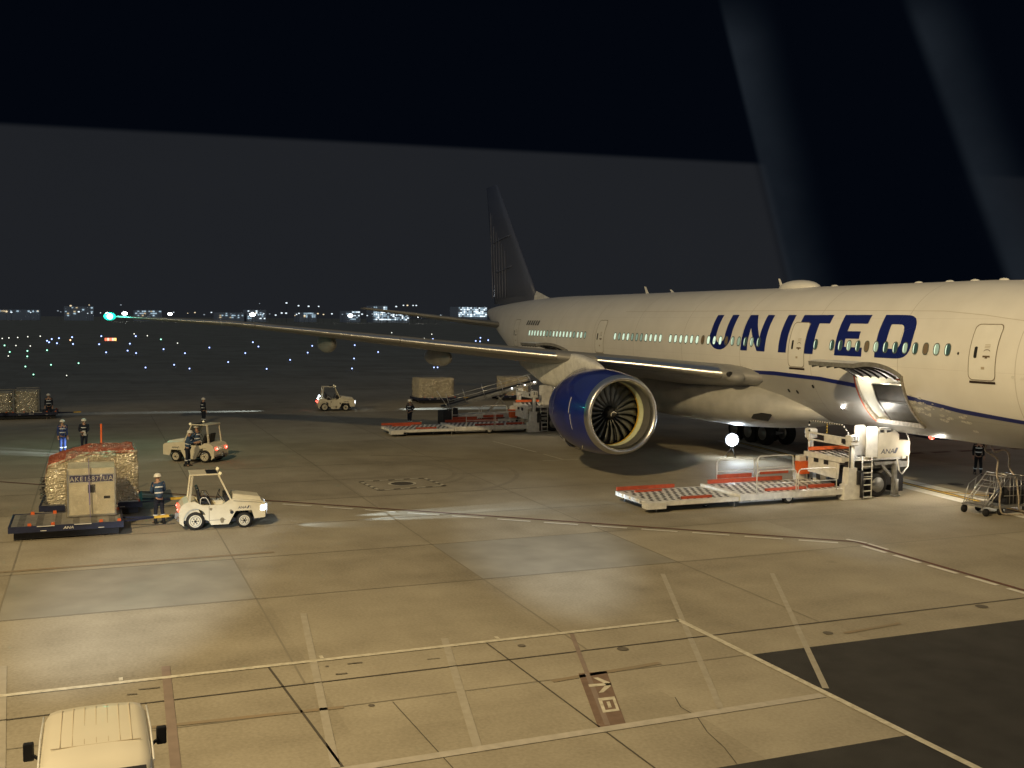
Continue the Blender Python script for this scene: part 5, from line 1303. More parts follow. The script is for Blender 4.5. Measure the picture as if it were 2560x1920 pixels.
# framed carts with wrapped cargo far left
def framed_cargo(label, x, y, h, L, seed):
    t = thing('wrapped_cargo', label, 'cargo', (x, y, 0.49), R_(90), 'wrapped cargo on distant carts')
    b = mb(M_film); crumpled_box(b, (0, 0, 0), (L, 2.0, h), nx=8, amp=0.03, seed=seed); b.build('wrapped_load', t)
    b = mb(M_grey)
    for sx_ in (-1, 1):
        for sy in (-1, 1): b.bar((sx_ * (L / 2 + 0.06), sy * 1.06, -0.0), (sx_ * (L / 2 + 0.06), sy * 1.06, h + 0.12), 0.06)
        b.bar((sx_ * (L / 2 + 0.06), -1.06, h + 0.12), (sx_ * (L / 2 + 0.06), 1.06, h + 0.12), 0.06)
    for sy in (-1, 1): b.bar((-L / 2 - 0.06, sy * 1.06, h + 0.12), (L / 2 + 0.06, sy * 1.06, h + 0.12), 0.06)
    b.build('frame', t)
framed_cargo('gold wrapped cargo block cut by the left edge of the picture', -59.8, -38.0, 1.35, 2.7, 11)
framed_cargo('silver wrapped cargo block in a grey frame beside the one cut by the left edge', -59.8, -35.75, 1.45, 1.45, 12)
t = thing('wrapped_pallet', 'tall gold wrapped pallet glinting in the dark beyond the conveyor', 'cargo pallet', (-65.5, -4.35, 0.49), R_(90)); b = mb(M_film); crumpled_box(b, (0, 0, 0), (3.05, 2.2, 1.65), nx=10, amp=0.04, seed=21); b.build('wrapped_load', t); b = mb(M_alu); b.box((0, 0, 0.0), (3.2, 2.4, 0.03)); b.build('pallet_board', t)
t = thing('wrapped_pallet', 'wrapped pallet half hidden behind the raised end of the conveyor', 'cargo pallet', (-66.5, 3.4, 0.49), R_(90)); b = mb(M_film); crumpled_box(b, (0, 0, 0), (2.2, 2.2, 1.6), nx=10, amp=0.04, seed=22); b.build('wrapped_load', t); b = mb(M_alu); b.box((0, 0, 0.0), (2.4, 2.4, 0.03)); b.build('pallet_board', t)

# ================================================================ cargo loaders
def rail(b, x, y0, y1, z0, h, r=0.022):
    k = 0.14
    b.tube([(x, y0, z0), (x, y0, z0 + h - k), (x, y0 + k * 0.3, z0 + h - k * 0.3), (x, y0 + k, z0 + h), (x, y1 - k, z0 + h), (x, y1 - k * 0.3, z0 + h - k * 0.3), (x, y1, z0 + h - k), (x, y1, z0)], r, 7)
    b.tube([(x, y0, z0 + h * 0.45), (x, y1, z0 + h * 0.45)], r * 0.8, 6)
def make_loader(number=True, mw=M_white):
    t = thing('cargo_loader', 'loader', 'cargo loader')
    # local frame = world metres round (-14.5, 0): x near side +1.5, far side -1.5 ; y as world
    XN, XF = 1.40, -1.40
    def rollers(b, y0, y1, z, nx=7, step=0.30):
        rs_ = random.Random(4)
        y = y0 + 0.15
        while y < y1 - 0.05:
            for i in range(nx):
                b.box((XF + 0.35 + i * (XN - XF - 0.7) / (nx - 1), y + (0.07 if i % 2 else -0.07), z), (0.24, 0.09, 0.02)); 
            y += step
    # rear low deck section
    b = mb(mw); b.box((0, -10.35, 0.33), (XN - XF, 3.9, 0.16)); b.box((0, -12.22, 0.33), (2.6, 0.22, 0.15)); b.box((XN - 0.12, -12.05, 0.28), (0.45, 0.8, 0.24))
    for k in range(4): b.tube([(XF + 0.3 + 0.6 * k, -12.3, 0.36), (XF + 0.75 + 0.6 * k, -12.36, 0.36)], 0.06, 8)
    rd = b.build('rear_deck', t)
    b = mb(M_dark); rollers(b, -12.1, -8.5, 0.412); b.build('deck_slots', rd)
    b = mb(M_red); b.box((XF + 0.10, -11.0, 0.52), (0.10, 2.6, 0.14)); b.box((XN - 0.32, -10.1, 0.46), (0.14, 1.3, 0.09)); b.box((XF + 0.5, -11.1, 0.45), (0.08, 1.2, 0.08)); b.build('guide_rail', rd)
    # main low deck
    b = mb(mw); b.box((0, -5.75, 0.40), (XN - XF, 5.0, 0.18)); b.box((XN - 0.05, -5.75, 0.36), (0.12, 5.0, 0.22)); b.box((0, -8.3, 0.38), (XN - XF + 0.1, 0.12, 0.26)); md = b.build('main_deck', t)
    b = mb(M_dark); rollers(b, -8.1, -3.4, 0.492); b.build('deck_slots', md)
    b = mb(M_red)
    b.box((XF + 0.12, -6.3, 0.60), (0.12, 3.6, 0.16)); b.box((XN - 0.45, -5.9, 0.545), (0.14, 1.9, 0.10)); b.box((XN - 0.55, -4.1, 0.56), (0.16, 1.2, 0.12)); b.box((XF - 0.12, -6.7, 0.75), (0.08, 1.7, 0.16)); b.box((XF - 0.12, -4.7, 0.83), (0.08, 1.4, 0.16)); b.build('guide_rail', md)
    for x, y0, y1, z in ((XF - 0.1, -7.55, -5.70, 0.55), (XF - 0.1, -5.55, -3.75, 0.60), (XN + 0.02, -7.6, -5.75, 0.45), (XN + 0.02, -5.65, -3.8, 0.45)):
        b = mb(M_white); rail(b, x, y0, y1, z, 0.92); b.build('hand_rail', t)
    # chassis
    b = mb(mw); b.box((0, -5.9, 0.20), (2.3, 4.6, 0.14)); b.box((1.0, -7.2, 0.24), (0.5, 1.1, 0.14)); b.mat(M_dark); b.box((0, -10.3, 0.16), (2.0, 3.4, 0.14)); b.box((0.9, -5.0, 0.30), (0.4, 3.4, 0.08))
    b.mat(M_grey); b.tube([(1.2, -8.1, 0.24), (1.2, -6.6, 0.22)], 0.05, 8)
    for q in ((1.25, -11.95), (1.25, -8.5), (-1.25, -11.95)): b.tube([(q[0], q[1], 0.0), (q[0], q[1], 0.34)], 0.035, 8)
    ch = b.build('chassis', t)
    for x, y, r_, w_ in ((1.22, -6.0, 0.24, 0.20), (-1.22, -6.0, 0.24, 0.20), (0.9, -11.4, 0.15, 0.14), (0.9, -9.6, 0.15, 0.14), (-0.9, -11.4, 0.15, 0.14), (-0.9, -9.6, 0.15, 0.14), (1.05, -1.55, 0.52, 0.34), (-1.05, -1.55, 0.52, 0.34)):
        b = MB(); wheel_mb(b, (0, 0, 0), r_, w_, axis=(1, 0, 0), m_r=M_white if r_ < 0.3 else M_grey, hub=0.60); b.build('wheel', t, loc=(x, y, r_))
    # lift towers
    for x, y in ((XN - 0.05, -3.02), (XF - 0.1, -2.86)):
        b = mb(mw); b.tube([(x, y, 0.5), (x, y, 2.3)], 0.115, 16)
        b.mat(mw); b.box((x, y, 2.50), (0.40, 0.44, 0.30), bev=0.08); b.box((x, y, 2.30), (0.34, 0.40, 0.16), bev=0.03); tw = b.build('lift_tower', t)
        b = mb(M_dark); b.bar((x - 0.1, y + 0.17, 0.4), (x - 0.1, y + 0.17, 2.25), 0.05); b.bar((x + 0.1, y - 0.17, 0.4), (x + 0.1, y - 0.17, 2.25), 0.03); b.build('tower_guide', tw)
        if number and x > 0:
            b = mb(M_navy); text_mb(b, '31', 0.20, lambda u, v: (x + 0.204, y + u, 2.50 + v), sx=1.1); b.build('fleet_number', tw, recalc=False)
        b = mb(mw)
        if x > 0:
            b.prism([(y - 0.45, 0.02), (y + 0.55, 0.02), (y + 0.50, 0.70), (y + 0.20, 0.74), (y + 0.18, 1.30), (y - 0.22, 1.32), (y - 0.28, 0.66), (y - 0.40, 0.62)], x - 0.22, x + 0.14, 'x')
        else:
            b.prism([(y - 0.75, 0.30), (y - 0.30, 0.30), (y - 0.30, 1.50), (y - 0.62, 1.46)], x - 0.2, x + 0.1, 'x'); b.box((x + 0.25, y + 0.15, 0.8), (0.20, 0.24, 1.5))
        b.build('tower_base', tw)
    b = mb(M_dark); b.box((XN + 0.1, -2.75, 0.9), (0.12, 0.22, 0.55)); b.tube([(XN + 0.15, -2.65, 0.1), (XN + 0.15, -2.65, 1.1)], 0.07, 8); b.box((XN + 0.12, -2.72, 1.12), (0.1, 0.3, 0.16)); b.build('hydraulics', t)
    b = mb(M_orange); b.prism([(-3.58, 0.72), (-3.16, 0.72), (-3.10, 1.25), (-3.64, 1.25)], XF - 0.15, XF + 0.25, 'x'); b.build('plastic_bin', t)
    # upper platform
    b = mb(mw); b.box((0, -1.72, 1.62), (XN - XF - 0.3, 3.15, 0.14)); b.box((0, -3.34, 1.60), (XN - XF - 0.3, 0.12, 0.20)); up = b.build('upper_platform', t)
    b = mb(M_dark); rollers(b, -3.2, -0.3, 1.702, nx=6); b.build('deck_slots', up)
    b = mb(M_white); b.box((-0.1, -3.30, 1.16), (1.9, 0.05, 0.62)); b.prism([(-1.05, 0.85), (0.85, 0.78), (0.95, 1.50), (-1.1, 1.54)], -3.30, -3.26, 'y'); b.mat(M_dark); b.box((-0.5, -3.34, 1.42), (0.30, 0.02, 0.2)); b.box((0.15, -3.34, 1.40), (0.28, 0.02, 0.2)); b.build('front_apron', t)
    b = mb(M_orange); b.box((XF + 0.35, -1.9, 1.82), (0.10, 2.8, 0.14)); b.box((XN - 0.5, -1.4, 1.74), (0.10, 1.0, 0.10)); b.build('guide_rail', up)
    # gate between the towers
    b = mb(mw); z_ = 2.36
    b.bar((XF, -3.10, z_ + 0.13), (XN, -3.18, z_ + 0.13), 0.06); b.bar((XF, -3.10, z_ - 0.16), (XN, -3.18, z_ - 0.16), 0.06); b.box((0.35, -3.15, z_), (1.15, 0.05, 0.28)); b.bar((XF + 0.1, -3.1, 1.7), (XF + 0.1, -3.1, 2.5), 0.06)
    b.mat(M_dark); b.box((1.0, -3.19, z_ + 0.01), (0.18, 0.02, 0.18)); gt = b.build('gate', t)
    b = mb(M_yellow)
    pth = [(XF + 0.08, -3.1, 2.52), (XF + 0.08, -3.1, 2.92), (XF + 0.25, -3.1, 3.0), (XN - 0.55, -3.1, 3.0), (XN - 0.1, -3.1, 2.62)]
    for a_, c_ in zip(pth, pth[1:]):
        a_, c_ = Vector(a_), Vector(c_); n_ = max(1, int((c_ - a_).length / 0.075))
        for k in range(n_):
            b.mat(M_white if k % 2 else M_black); b.tube([a_ + (c_ - a_) * k / n_, a_ + (c_ - a_) * (k + 1) / n_], 0.034, 6)
    for k in range(8): b.mat(M_yellow if k % 2 else M_black); b.tube([(-0.15, -3.1, 2.50 + k * 0.0625), (-0.15, -3.1, 2.5625 + k * 0.0625)], 0.026, 6)
    b.build('striped_rail', gt)
    # operator station on the near side
    XO = XN + 0.05
    b = mb(mw); b.prism([(-2.40, 1.70), (-1.84, 1.70), (-1.84, 2.90), (-1.92, 2.97), (-2.34, 2.97), (-2.40, 2.90)], XO - 0.75, XO - 0.70, 'x'); b.prism([(-2.40, 1.72), (-1.83, 1.70), (-1.83, 2.90), (-1.92, 2.98), (-2.32, 2.98), (-2.40, 2.90)], XO - 0.02, XO + 0.03, 'x'); b.build('side_panel', t)
    b = mb(mat('loader_cream', (0.60, 0.56, 0.46), 0.45, var=0.2, scale=3))
    b.prism([(-1.80, 1.66), (-0.20, 1.70), (-0.16, 1.80), (-0.16, 2.30), (-0.24, 2.36), (-0.74, 2.36), (-0.74, 2.62), (-0.98, 2.80), (-1.06, 2.72), (-1.80, 2.66)], XO - 0.68, XO + 0.02, 'x'); op = b.build('control_box', t)
    b = mb(M_white); b.box((XO - 0.3, -1.42, 2.74), (0.55, 0.62, 0.14), rot=Matrix.Rotation(0.1, 3, 'X')); b.mat(M_black); b.box((XO - 0.01, -1.60, 2.76), (0.03, 0.16, 0.10)); b.box((XO - 0.01, -1.25, 2.74), (0.03, 0.2, 0.10)); b.build('console', op)
    b = mb(M_navy); text_mb(b, 'ANA', 0.20, lambda u, v: (XO + 0.024, -1.32 + u, 1.93 + v), sx=1.15, shear=0.22)
    b.face(b.pts([(XO + 0.024, -1.00, 1.83), (XO + 0.024, -0.88, 1.83), (XO + 0.024, -0.76, 2.06), (XO + 0.024, -0.88, 2.06)])); b.build('operator_logo', op, recalc=False)
    b = mb(M_white)
    b.tube([(XO, -1.80, 2.70), (XO, -1.74, 2.90), (XO, -0.62, 2.90), (XO, -0.44, 2.82), (XO, -0.20, 2.36)], 0.022, 7); b.build('hand_rail', t)
    b = mb(M_white)
    for y in (-2.62, -2.14): b.tube([(XO + 0.08, y, 0.04), (XO + 0.08, y, 1.72)], 0.022, 6)
    for k in range(7): b.box((XO + 0.08, -2.38, 0.10 + 0.25 * k), (0.10, 0.46, 0.03))
    b.tube([(XO + 0.14, -2.66, 0.1), (XO + 0.14, -2.66, 0.95), (XO + 0.14, -2.16, 0.95)], 0.015, 5); b.build('ladder', t)
    b = mb(M_grey)
    b.box((0, -1.0, 1.30), (2.2, 2.3, 0.24)); b.bar((XO - 0.15, -1.9, 1.42), (XO - 0.15, -0.5, 1.42), 0.12); b.bar((XO - 0.15, -1.45, 1.36), (XO - 0.15, -0.95, 0.85), 0.10); b.box((XO - 0.15, -0.78, 0.72), (0.16, 0.16, 1.35)); b.tube([(XO + 0.02, -0.78, 0.12), (XO + 0.02, -0.78, 0.75)], 0.06, 10)
    b.box((XO - 0.1, -0.78, 0.06), (0.3, 0.3, 0.05)); b.bar((-1.0, -2.4, 0.5), (0.9, -0.3, 1.5), 0.12); b.bar((1.0, -2.4, 0.5), (1.0, -0.3, 1.5), 0.12); b.build('lift_frame', t)
    b = mb(M_dark); b.box((0, -1.3, 0.72), (1.7, 2.3, 0.6)); b.box((0.2, -0.25, 0.55), (1.5, 0.5, 0.8)); b.build('engine_housing', t)
    b = mb(M_white); b.tube([(XO, -0.2, 1.7), (XO, -0.22, 1.25), (XO, -0.52, 0.95), (XO, -0.66, 1.1), (XO, -0.80, 1.6)], 0.03, 6); b.build('bumper_bar', t)
    return t
ld = make_loader(); ld['group'] = 'cargo loaders at the hold doors'
ld2 = copy_tree(ld)
ld.location = (-14.5, 0, 0); ld['label'] = 'white and orange cargo loader numbered 31 with long roller deck at the forward hold'
ld2.location = (-42.1, -2.35, 0); ld2['label'] = 'cargo loader behind the blue engine at the aft hold, red deck and grey tower'

point_lamp('loader_work_light', (-12.7, -2.6, 3.15), 120, (1.0, 0.95, 0.85), 0.1)
point_lamp('lead_in_fill', (-12.3, 0.5, 1.9), 130, (1.0, 0.9, 0.72), 0.1)  # added fill brightening the lead-in paint beneath the nose
spot_lamp('loader_deck_light', (-12.9, -3.4, 2.6), (-14.2, -7.5, 0.5), 500, (1.0, 0.96, 0.9), 70, 1.0, 0.1)
# ================================================================ belt loader
t = thing('belt_loader', 'grey conveyor truck with raised railed belt behind the far cargo loader', 'belt loader', (-44.6, 0, 0))
b = mb(M_white); b.prism([(-9.45, 0.42), (-9.5, 0.72), (-9.3, 0.92), (-8.4, 0.95), (-4.7, 0.95), (-4.4, 0.88), (-4.35, 0.40), (-4.75, 0.40), (-4.85, 0.60), (-5.35, 0.60), (-5.45, 0.40), (-8.1, 0.40), (-8.2, 0.66), (-8.9, 0.66), (-9.0, 0.40)], 0.55, 0.62, 'x'); b.prism([(-9.45, 0.42), (-9.5, 0.72), (-9.3, 0.92), (-4.7, 0.95), (-4.35, 0.40)], -0.62, 0.55, 'x'); bl = b.build('body', t)
b = mb(M_redline); b.prism([(-8.0, 0.62), (-6.2, 0.62), (-6.05, 0.70), (-6.3, 0.70), (-8.0, 0.68)], 0.621, 0.628, 'x'); b.build('side_stripe', bl)
for y in (-8.6, -5.1):
    for x in (0.55, -0.55):
        b = MB(); wheel_mb(b, (0, 0, 0), 0.30, 0.2, axis=(1, 0, 0)); b.build('wheel', t, loc=(x, y, 0.30))
b = mb(M_dark); b.box((0.1, -9.9, 0.75), (1.2, 1.0, 0.9)); b.box((0.1, -9.5, 1.2), (0.9, 0.3, 0.3)); b.build('engine_box', t)
b = mb(M_grey); 
P0, P1 = Vector((0, -10.2, 1.42)), Vector((0, -3.75, 3.0))
for x in (-0.45, 0.45): b.bar(P0 + Vector((x, 0, 0)), P1 + Vector((x, 0, 0)), 0.08, 0.16); b.bar(P0 + Vector((x, 0.1, -0.14)), P1 + Vector((x, 0, -0.12)), 0.05, 0.05)
bm_ = b.build('conveyor', t)
b = mb(M_black); b.bar(P0 + Vector((0, 0, 0.06)), P1 + Vector((0, 0, 0.06)), 0.80, 0.02); b.build('belt', bm_)
b = mb(M_alu)
for x in (0.50,):
    dv = P1 - P0
    for f in (0.04, 0.22, 0.42, 0.62, 0.82, 0.93): p_ = P0 + dv * f + Vector((x, 0, 0)); b.tube([p_ + Vector((0, 0.05, -0.1)), p_ + Vector((0, -0.08, 0.35)), p_ + Vector((0, -0.25, 0.85 if f < 0.8 else 0.55))], 0.022, 6)
    for hh in (0.35, 0.62): b.tube([P0 + dv * 0.05 + Vector((x, -0.1, hh)), P0 + dv * 0.86 + Vector((x, -0.12, hh)), P0 + dv * 0.95 + Vector((x, -0.1, hh))], 0.016, 6)
    b.tube([P0 + Vector((x, 0.55, -0.9)), P0 + Vector((x, 0.1, 0.1)), P0 + Vector((x, -0.6, 1.1))], 0.025, 6)
b.build('hand_rail', t)
b = mb(M_grey); b.bar((0, -7.2, 0.9), (0, -5.6, 2.45), 0.12); b.bar((0.3, -5.4, 0.9), (0.3, -6.6, 2.2), 0.10); b.build('lift_arm', t)
b = mb(M_lens_w)
for f in (0.72, 0.86, 0.97): b.ball(P0 + (P1 - P0) * f + Vector((0.52, 0, 0.04)), 0.035, n=8, m=6)
b.build('belt_lamp', t)

# ================================================================ step cart with hoses to the belly, cone, floodlight
t = thing('step_cart', 'small grey wheeled cart of tubes and rungs carrying cables up to the belly', 'service cart', (-9.0, 0.4, 0), R_(4))
b = mb(M_grey)
b.box((0, 0.25, 0.30), (1.1, 1.7, 0.08)); b.box((0, -0.95, 0.36), (0.9, 0.7, 0.06)); fr = b.build('base_frame', t)
b = mb(M_alu)
for x in (-0.45, 0.45):
    b.tube([(x, -1.15, 0.34), (x, 0.0, 1.50), (x, 0.55, 1.42)], 0.022, 6); b.tube([(x, -0.95, 0.36), (x, 0.12, 1.35)], 0.015, 5); b.tube([(x, -0.75, 0.34), (x, -0.55, 1.35)], 0.015, 5); b.tube([(x, -1.2, 0.4), (x, -0.95, 1.1), (x, -0.3, 1.45)], 0.015, 5)
    for k in range(5): b.tube([(x, 0.2 + 0.2 * k, 0.34), (x, 0.2 + 0.2 * k, 1.42)], 0.012, 5)
    for z in (0.7, 1.05, 1.42): b.tube([(x, -0.1, z), (x, 1.05, z - 0.03)], 0.016, 5)
for k in range(6): f = k / 5; b.box((0, -1.05 + 1.0 * f, 0.42 + 1.0 * f), (0.9, 0.16, 0.02))
b.tube([(-0.45, 0.0, 1.5), (0.45, 0.0, 1.5)], 0.02, 6); b.tube([(-0.45, 1.0, 1.4), (0.45, 1.0, 1.4)], 0.02, 6); b.build('step_frame', t)
b = mb(M_dark); b.box((0, 0.55, 0.62), (0.8, 0.9, 0.5)); b.box((0.1, 1.12, 0.7), (0.7, 0.12, 1.0)); b.ball((0.2, 0.1, 0.8), 0.22); b.build('pump_unit', t)
for x, y in ((-0.5, -1.1), (0.5, -1.1), (-0.5, -0.35), (0.5, -0.35), (-0.5, 1.0), (0.5, 1.0)):
    b = MB(); wheel_mb(b, (0, 0, 0), 0.15, 0.09, axis=(1, 0, 0), m_r=M_dark); b.build('wheel', t, loc=(x, y, 0.15))
M_hose = mat('pale_hose', (0.42, 0.36, 0.28), 0.7, var=0.5, scale=14)
def smooth(pts, k=8):
    P_ = [Vector(p) for p in pts]; out = []
    for i in range(len(P_) - 1):
        p0, p1, p2, p3 = P_[max(i - 1, 0)], P_[i], P_[i + 1], P_[min(i + 2, len(P_) - 1)]
        for j in range(k):
            u = j / k; out.append(0.5 * ((2 * p1) + (p2 - p0) * u + (2 * p0 - 5 * p1 + 4 * p2 - p3) * u * u + (3 * p1 - p0 - 3 * p2 + p3) * u ** 3))
    return out + [P_[-1]]
def cable(name, label, pts, r=0.035):
    b = mb(M_hose); b.tube(smooth(pts), r, 7); return tagobj(b.build(name), label, 'cable')
cable('power_cable', 'pale cable looping from the belly socket down the left of the step cart', [(-9.4, 0.30, 2.72), (-9.2, 0.02, 2.55), (-9.1, -0.10, 2.38), (-9.0, 0.18, 2.20), (-9.0, 0.42, 2.02), (-9.0, 0.42, 1.75), (-8.9, 0.30, 1.45), (-8.45, 0.05, 1.0), (-8.42, -0.02, 0.6), (-8.4, 0.05, 0.15), (-8.3, 0.25, 0.05), (-8.1, 0.8, 0.04), (-7.6, 1.8, 0.04), (-6.5, 3.5, 0.04)])
cable('power_cable', 'pale cable hanging from the belly socket down the right of the step cart', [(-9.4, 0.35, 2.70), (-9.2, 0.40, 2.35), (-9.2, 0.55, 2.28), (-9.1, 0.85, 2.38), (-9.0, 1.00, 2.15), (-9.0, 1.02, 1.7), (-8.7, 1.05, 1.3), (-8.5, 1.02, 0.6), (-8.5, 1.10, 0.15), (-8.3, 1.6, 0.04), (-7.8, 2.6, 0.04)])
sk = mb(M_black); sk.box((-9.4, 0.32, 2.70), (0.5, 0.45, 0.26), bev=0.04); sk.build('power_socket', plane)
sk = mb(M_lens_r); sk.ball((-9.12, 0.12, 2.68), 0.05); sk.ball((-9.12, 0.34, 2.66), 0.04); sk.build('socket_lamp', plane)
t = thing('traffic_cone', 'orange and white cone lying on the lit ground beyond the loader', 'cone', (-22.5, 7.4, 0)); b = mb(M_orange); b.box((0, 0, 0.03), (0.36, 0.36, 0.05)); b.lathe([(0.14, 0.05), (0.09, 0.3)], (0, 0, 0), (0, 0, 1), 16); b.mat(M_white); b.lathe([(0.09, 0.3), (0.06, 0.42)], (0, 0, 0), (0, 0, 1), 16); b.mat(M_orange); b.lathe([(0.06, 0.42), (0.03, 0.6)], (0, 0, 0), (0, 0, 1), 16); b.build('cone_body', t)
fl_ = thing('floodlight', 'dazzling white lamp on a low stand under the belly behind the engine', 'floodlight', (-26.2, -0.1, 0))
b = mb(M_dark); 
for a_ in range(3): b.tube([(0, 0, 0.55), (0.35 * math.cos(a_ * 2.1), 0.35 * math.sin(a_ * 2.1), 0)], 0.02, 6)
b.lathe([(0.05, -0.14), (0.34, -0.12), (0.40, 0.04), (0.37, 0.06)], (0, 0, 0.92), (0.93, -0.37, 0), 24); b.build('stand', fl_)
b = mb(mat('flood_lens', (1, 1, 1), 0.3, emit=(0.86, 0.95, 1.0), estr=60)); b.ball((0.10, -0.05, 0.92), 0.36, (0.35, 1, 0.85)); b.build('lens', fl_)
spot_lamp('floodlight_beam', (-25.9, -0.2, 0.9), (-19.5, -1.2, 2.2), 700, (0.75, 0.87, 1.0), 110, 1.0, 0.15)
# hull landing lamp glint above the loader
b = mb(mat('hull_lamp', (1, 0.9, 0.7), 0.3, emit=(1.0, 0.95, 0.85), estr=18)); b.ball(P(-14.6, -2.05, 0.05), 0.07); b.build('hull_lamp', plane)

# ================================================================ white van below
t = thing('white_van', 'cream white van with ribbed roof cut by the bottom edge', 'van', (6.13, -31.68, 0))
M_van = mat('van_paint', (0.74, 0.69, 0.56), 0.35, var=0.06, scale=1.5, coat=0.4)
b = mb(M_van)
def vsec(x, zr, wr, wb=0.735, zb=0.25, zm=1.05):
    return [(x, -wb * 0.96, zb), (x, -wb, 0.6), (x, -wb, zm), (x, -wr - 0.02, zr - 0.13), (x, -wr + 0.04, zr - 0.035), (x, -wr + 0.14, zr - 0.005), (x, -0.2, zr + 0.012), (x, 0.2, zr + 0.012), (x, wr - 0.14, zr - 0.005), (x, wr - 0.04, zr - 0.035), (x, wr + 0.02, zr - 0.13), (x, wb, zm), (x, wb, 0.6), (x, wb * 0.96, zb)]
b.loft([vsec(0.0, 1.70, 0.52, 0.70), vsec(0.02, 1.82, 0.58), vsec(0.10, 1.88, 0.61), vsec(0.30, 1.90, 0.625), vsec(1.2, 1.91, 0.63), vsec(1.75, 1.90, 0.63), vsec(1.98, 1.86, 0.62), vsec(2.08, 1.80, 0.60), vsec(2.75, 1.10, 0.66), vsec(3.1, 0.98, 0.66), vsec(3.2, 0.7, 0.68)]); vb = b.build('body', t)
b = mb(mat('van_groove', (0.50, 0.42, 0.30), 0.5))
for k in range(7): 
    y = -0.42 + 0.14 * k; b.box((0.87, y, 1.915 - abs(y) ** 3 * 0.08), (1.35, 0.008, 0.008))
b.box((1.58, 0, 1.912), (0.012, 1.05, 0.008)); b.build('roof_rib', vb)
b = mb(M_seat); b.face(b.pts([(2.12, -0.56, 1.785), (2.12, 0.56, 1.785), (2.72, 0.62, 1.16), (2.72, -0.62, 1.16)])); b.build('windshield', vb, recalc=False)
for s in (-1, 1):
    b = mb(M_white); b.tube([(0.1, s * 0.655, 1.80), (1.0, s * 0.665, 1.82), (2.0, s * 0.655, 1.78)], 0.014, 5); b.build('drip_rail', vb)
    b = mb(M_seat); b.box((1.0, s * 0.80, 1.70), (0.07, 0.13, 0.24), bev=0.02); b.bar((1.1, s * 0.64, 1.60), (1.02, s * 0.76, 1.66), 0.03); b.build('side_mirror', t)
    for x in (0.5, 2.6):
        bb_ = MB(); wheel_mb(bb_, (0, 0, 0), 0.28, 0.17, m_r=M_grey); bb_.build('wheel', t, loc=(x, s * 0.63, 0.28))

# ================================================================ airfield lights and signs
LT = [(-241.5,-49.2,'g'),(-195.7,-45.3,'g'),(-201.4,-42.6,'g'),(-205.6,-39.3,'g'),(-174.5,-44.2,'w'),(-172.1,-41.2,'g'),(-134.3,-39.6,'g'),(-139.1,-36.6,'g'),(-113.3,-37.7,'g'),(-143.7,-33.1,'g'),(-110.3,-34.1,'w'),(-317.4,-54.8,'w'),(-325.8,-53.6,'w'),(-332.5,-51.6,'w'),(-344.3,-49.4,'w'),(-354.4,-46.2,'w'),(-309.9,-41.5,'b'),(-322.3,-39.9,'b'),(-287.7,-42.0,'b'),(-271.4,-41.0,'b'),(-260.9,-38.9,'b'),(-338.2,-36.5,'b'),(-253.8,-35.2,'b'),(-296.7,-36.4,'o'),(-356.2,-27.8,'b'),(-250.8,-29.4,'b'),(-191.3,-28.7,'b'),(-201.3,-24.6,'b'),(-256.2,-22.3,'b'),(-186.6,-23.6,'b'),(-405.0,-15.7,'w'),(-357.3,-17.0,'b'),(-365.8,-12.9,'w'),(-306.9,-12.0,'g'),(-210.2,-17.3,'b'),(-261.7,-10.7,'w'),(-184.7,-15.1,'b'),(-136.1,-20.5,'b'),(-124.4,-19.4,'b'),(-128.4,-24.7,'b'),(-221.1,-7.0,'b'),(-144.1,-12.1,'b'),(-184.2,-4.2,'b'),(-270.8,9.4,'b'),(-228.5,4.7,'b'),(-121.6,-9.8,'b'),(-150.8,-1.6,'b'),(-185.2,7.8,'b'),(-233.9,18.2,'b'),(-240.1,-46.8,'w'),(-236.3,-43.7,'w'),(-239.5,29.9,'b'),(-154.8,9.8,'b'),(-120.3,1.4,'b'),(-187.4,22.4,'b'),(-121.2,13.3,'b'),(-121.1,13.8,'b'),(-455.3,98.1,'w'),(-325.8,74.3,'w'),(-414.3,104.6,'w'),(-315.2,74.0,'b'),(-286.6,78.8,'b'),(-336.6,98.5,'b'),(-280.8,78.1,'b'),(-297.4,86.9,'b')]
CL = {'b': ((0.22, 0.38, 1.0), 2.6, 'small blue taxiway light on the dark airfield', 'blue taxiway edge lights'), 'g': ((0.15, 0.95, 0.55), 1.5, 'small green taxiway light on the dark airfield', 'green taxiway lights'),
      'w': ((0.85, 0.85, 0.65), 1.1, 'small faint white light on the dark airfield', 'faint white airfield lights'), 'o': ((1.0, 0.45, 0.12), 2.2, 'small amber light on the dark airfield', None)}
for x, y, c in LT:
    col, st_, lab, grp = CL[c]; d_ = math.hypot(x - 21.6, y + 31.7); r = d_ * (0.00066 if c in 'bgo' else 0.00048)
    nm = {'b': 'taxiway_light', 'g': 'taxiway_light', 'w': 'airfield_lamp', 'o': 'amber_lamp'}[c]
    b = mb(mat('airfield_' + c, (0.5, 0.5, 0.5), 0.3, emit=col, estr=st_)); b.ball((0, 0, 0.3), r, n=8, m=6)
    b.mat(mat('airfield_core_' + c, (1, 1, 1), 0.3, emit=tuple(0.55 + 0.45 * q for q in col), estr=3.0)); b.ball((r * 0.75, -r * 0.1, 0.3), r * 0.62, n=8, m=6)
    b.mat(M_dark); b.tube([(0, 0, 0), (0, 0, 0.3)], 0.05, 5)
    o = b.build(nm); o.location = (x, y, 0); tagobj(o, lab, 'airfield light', grp)
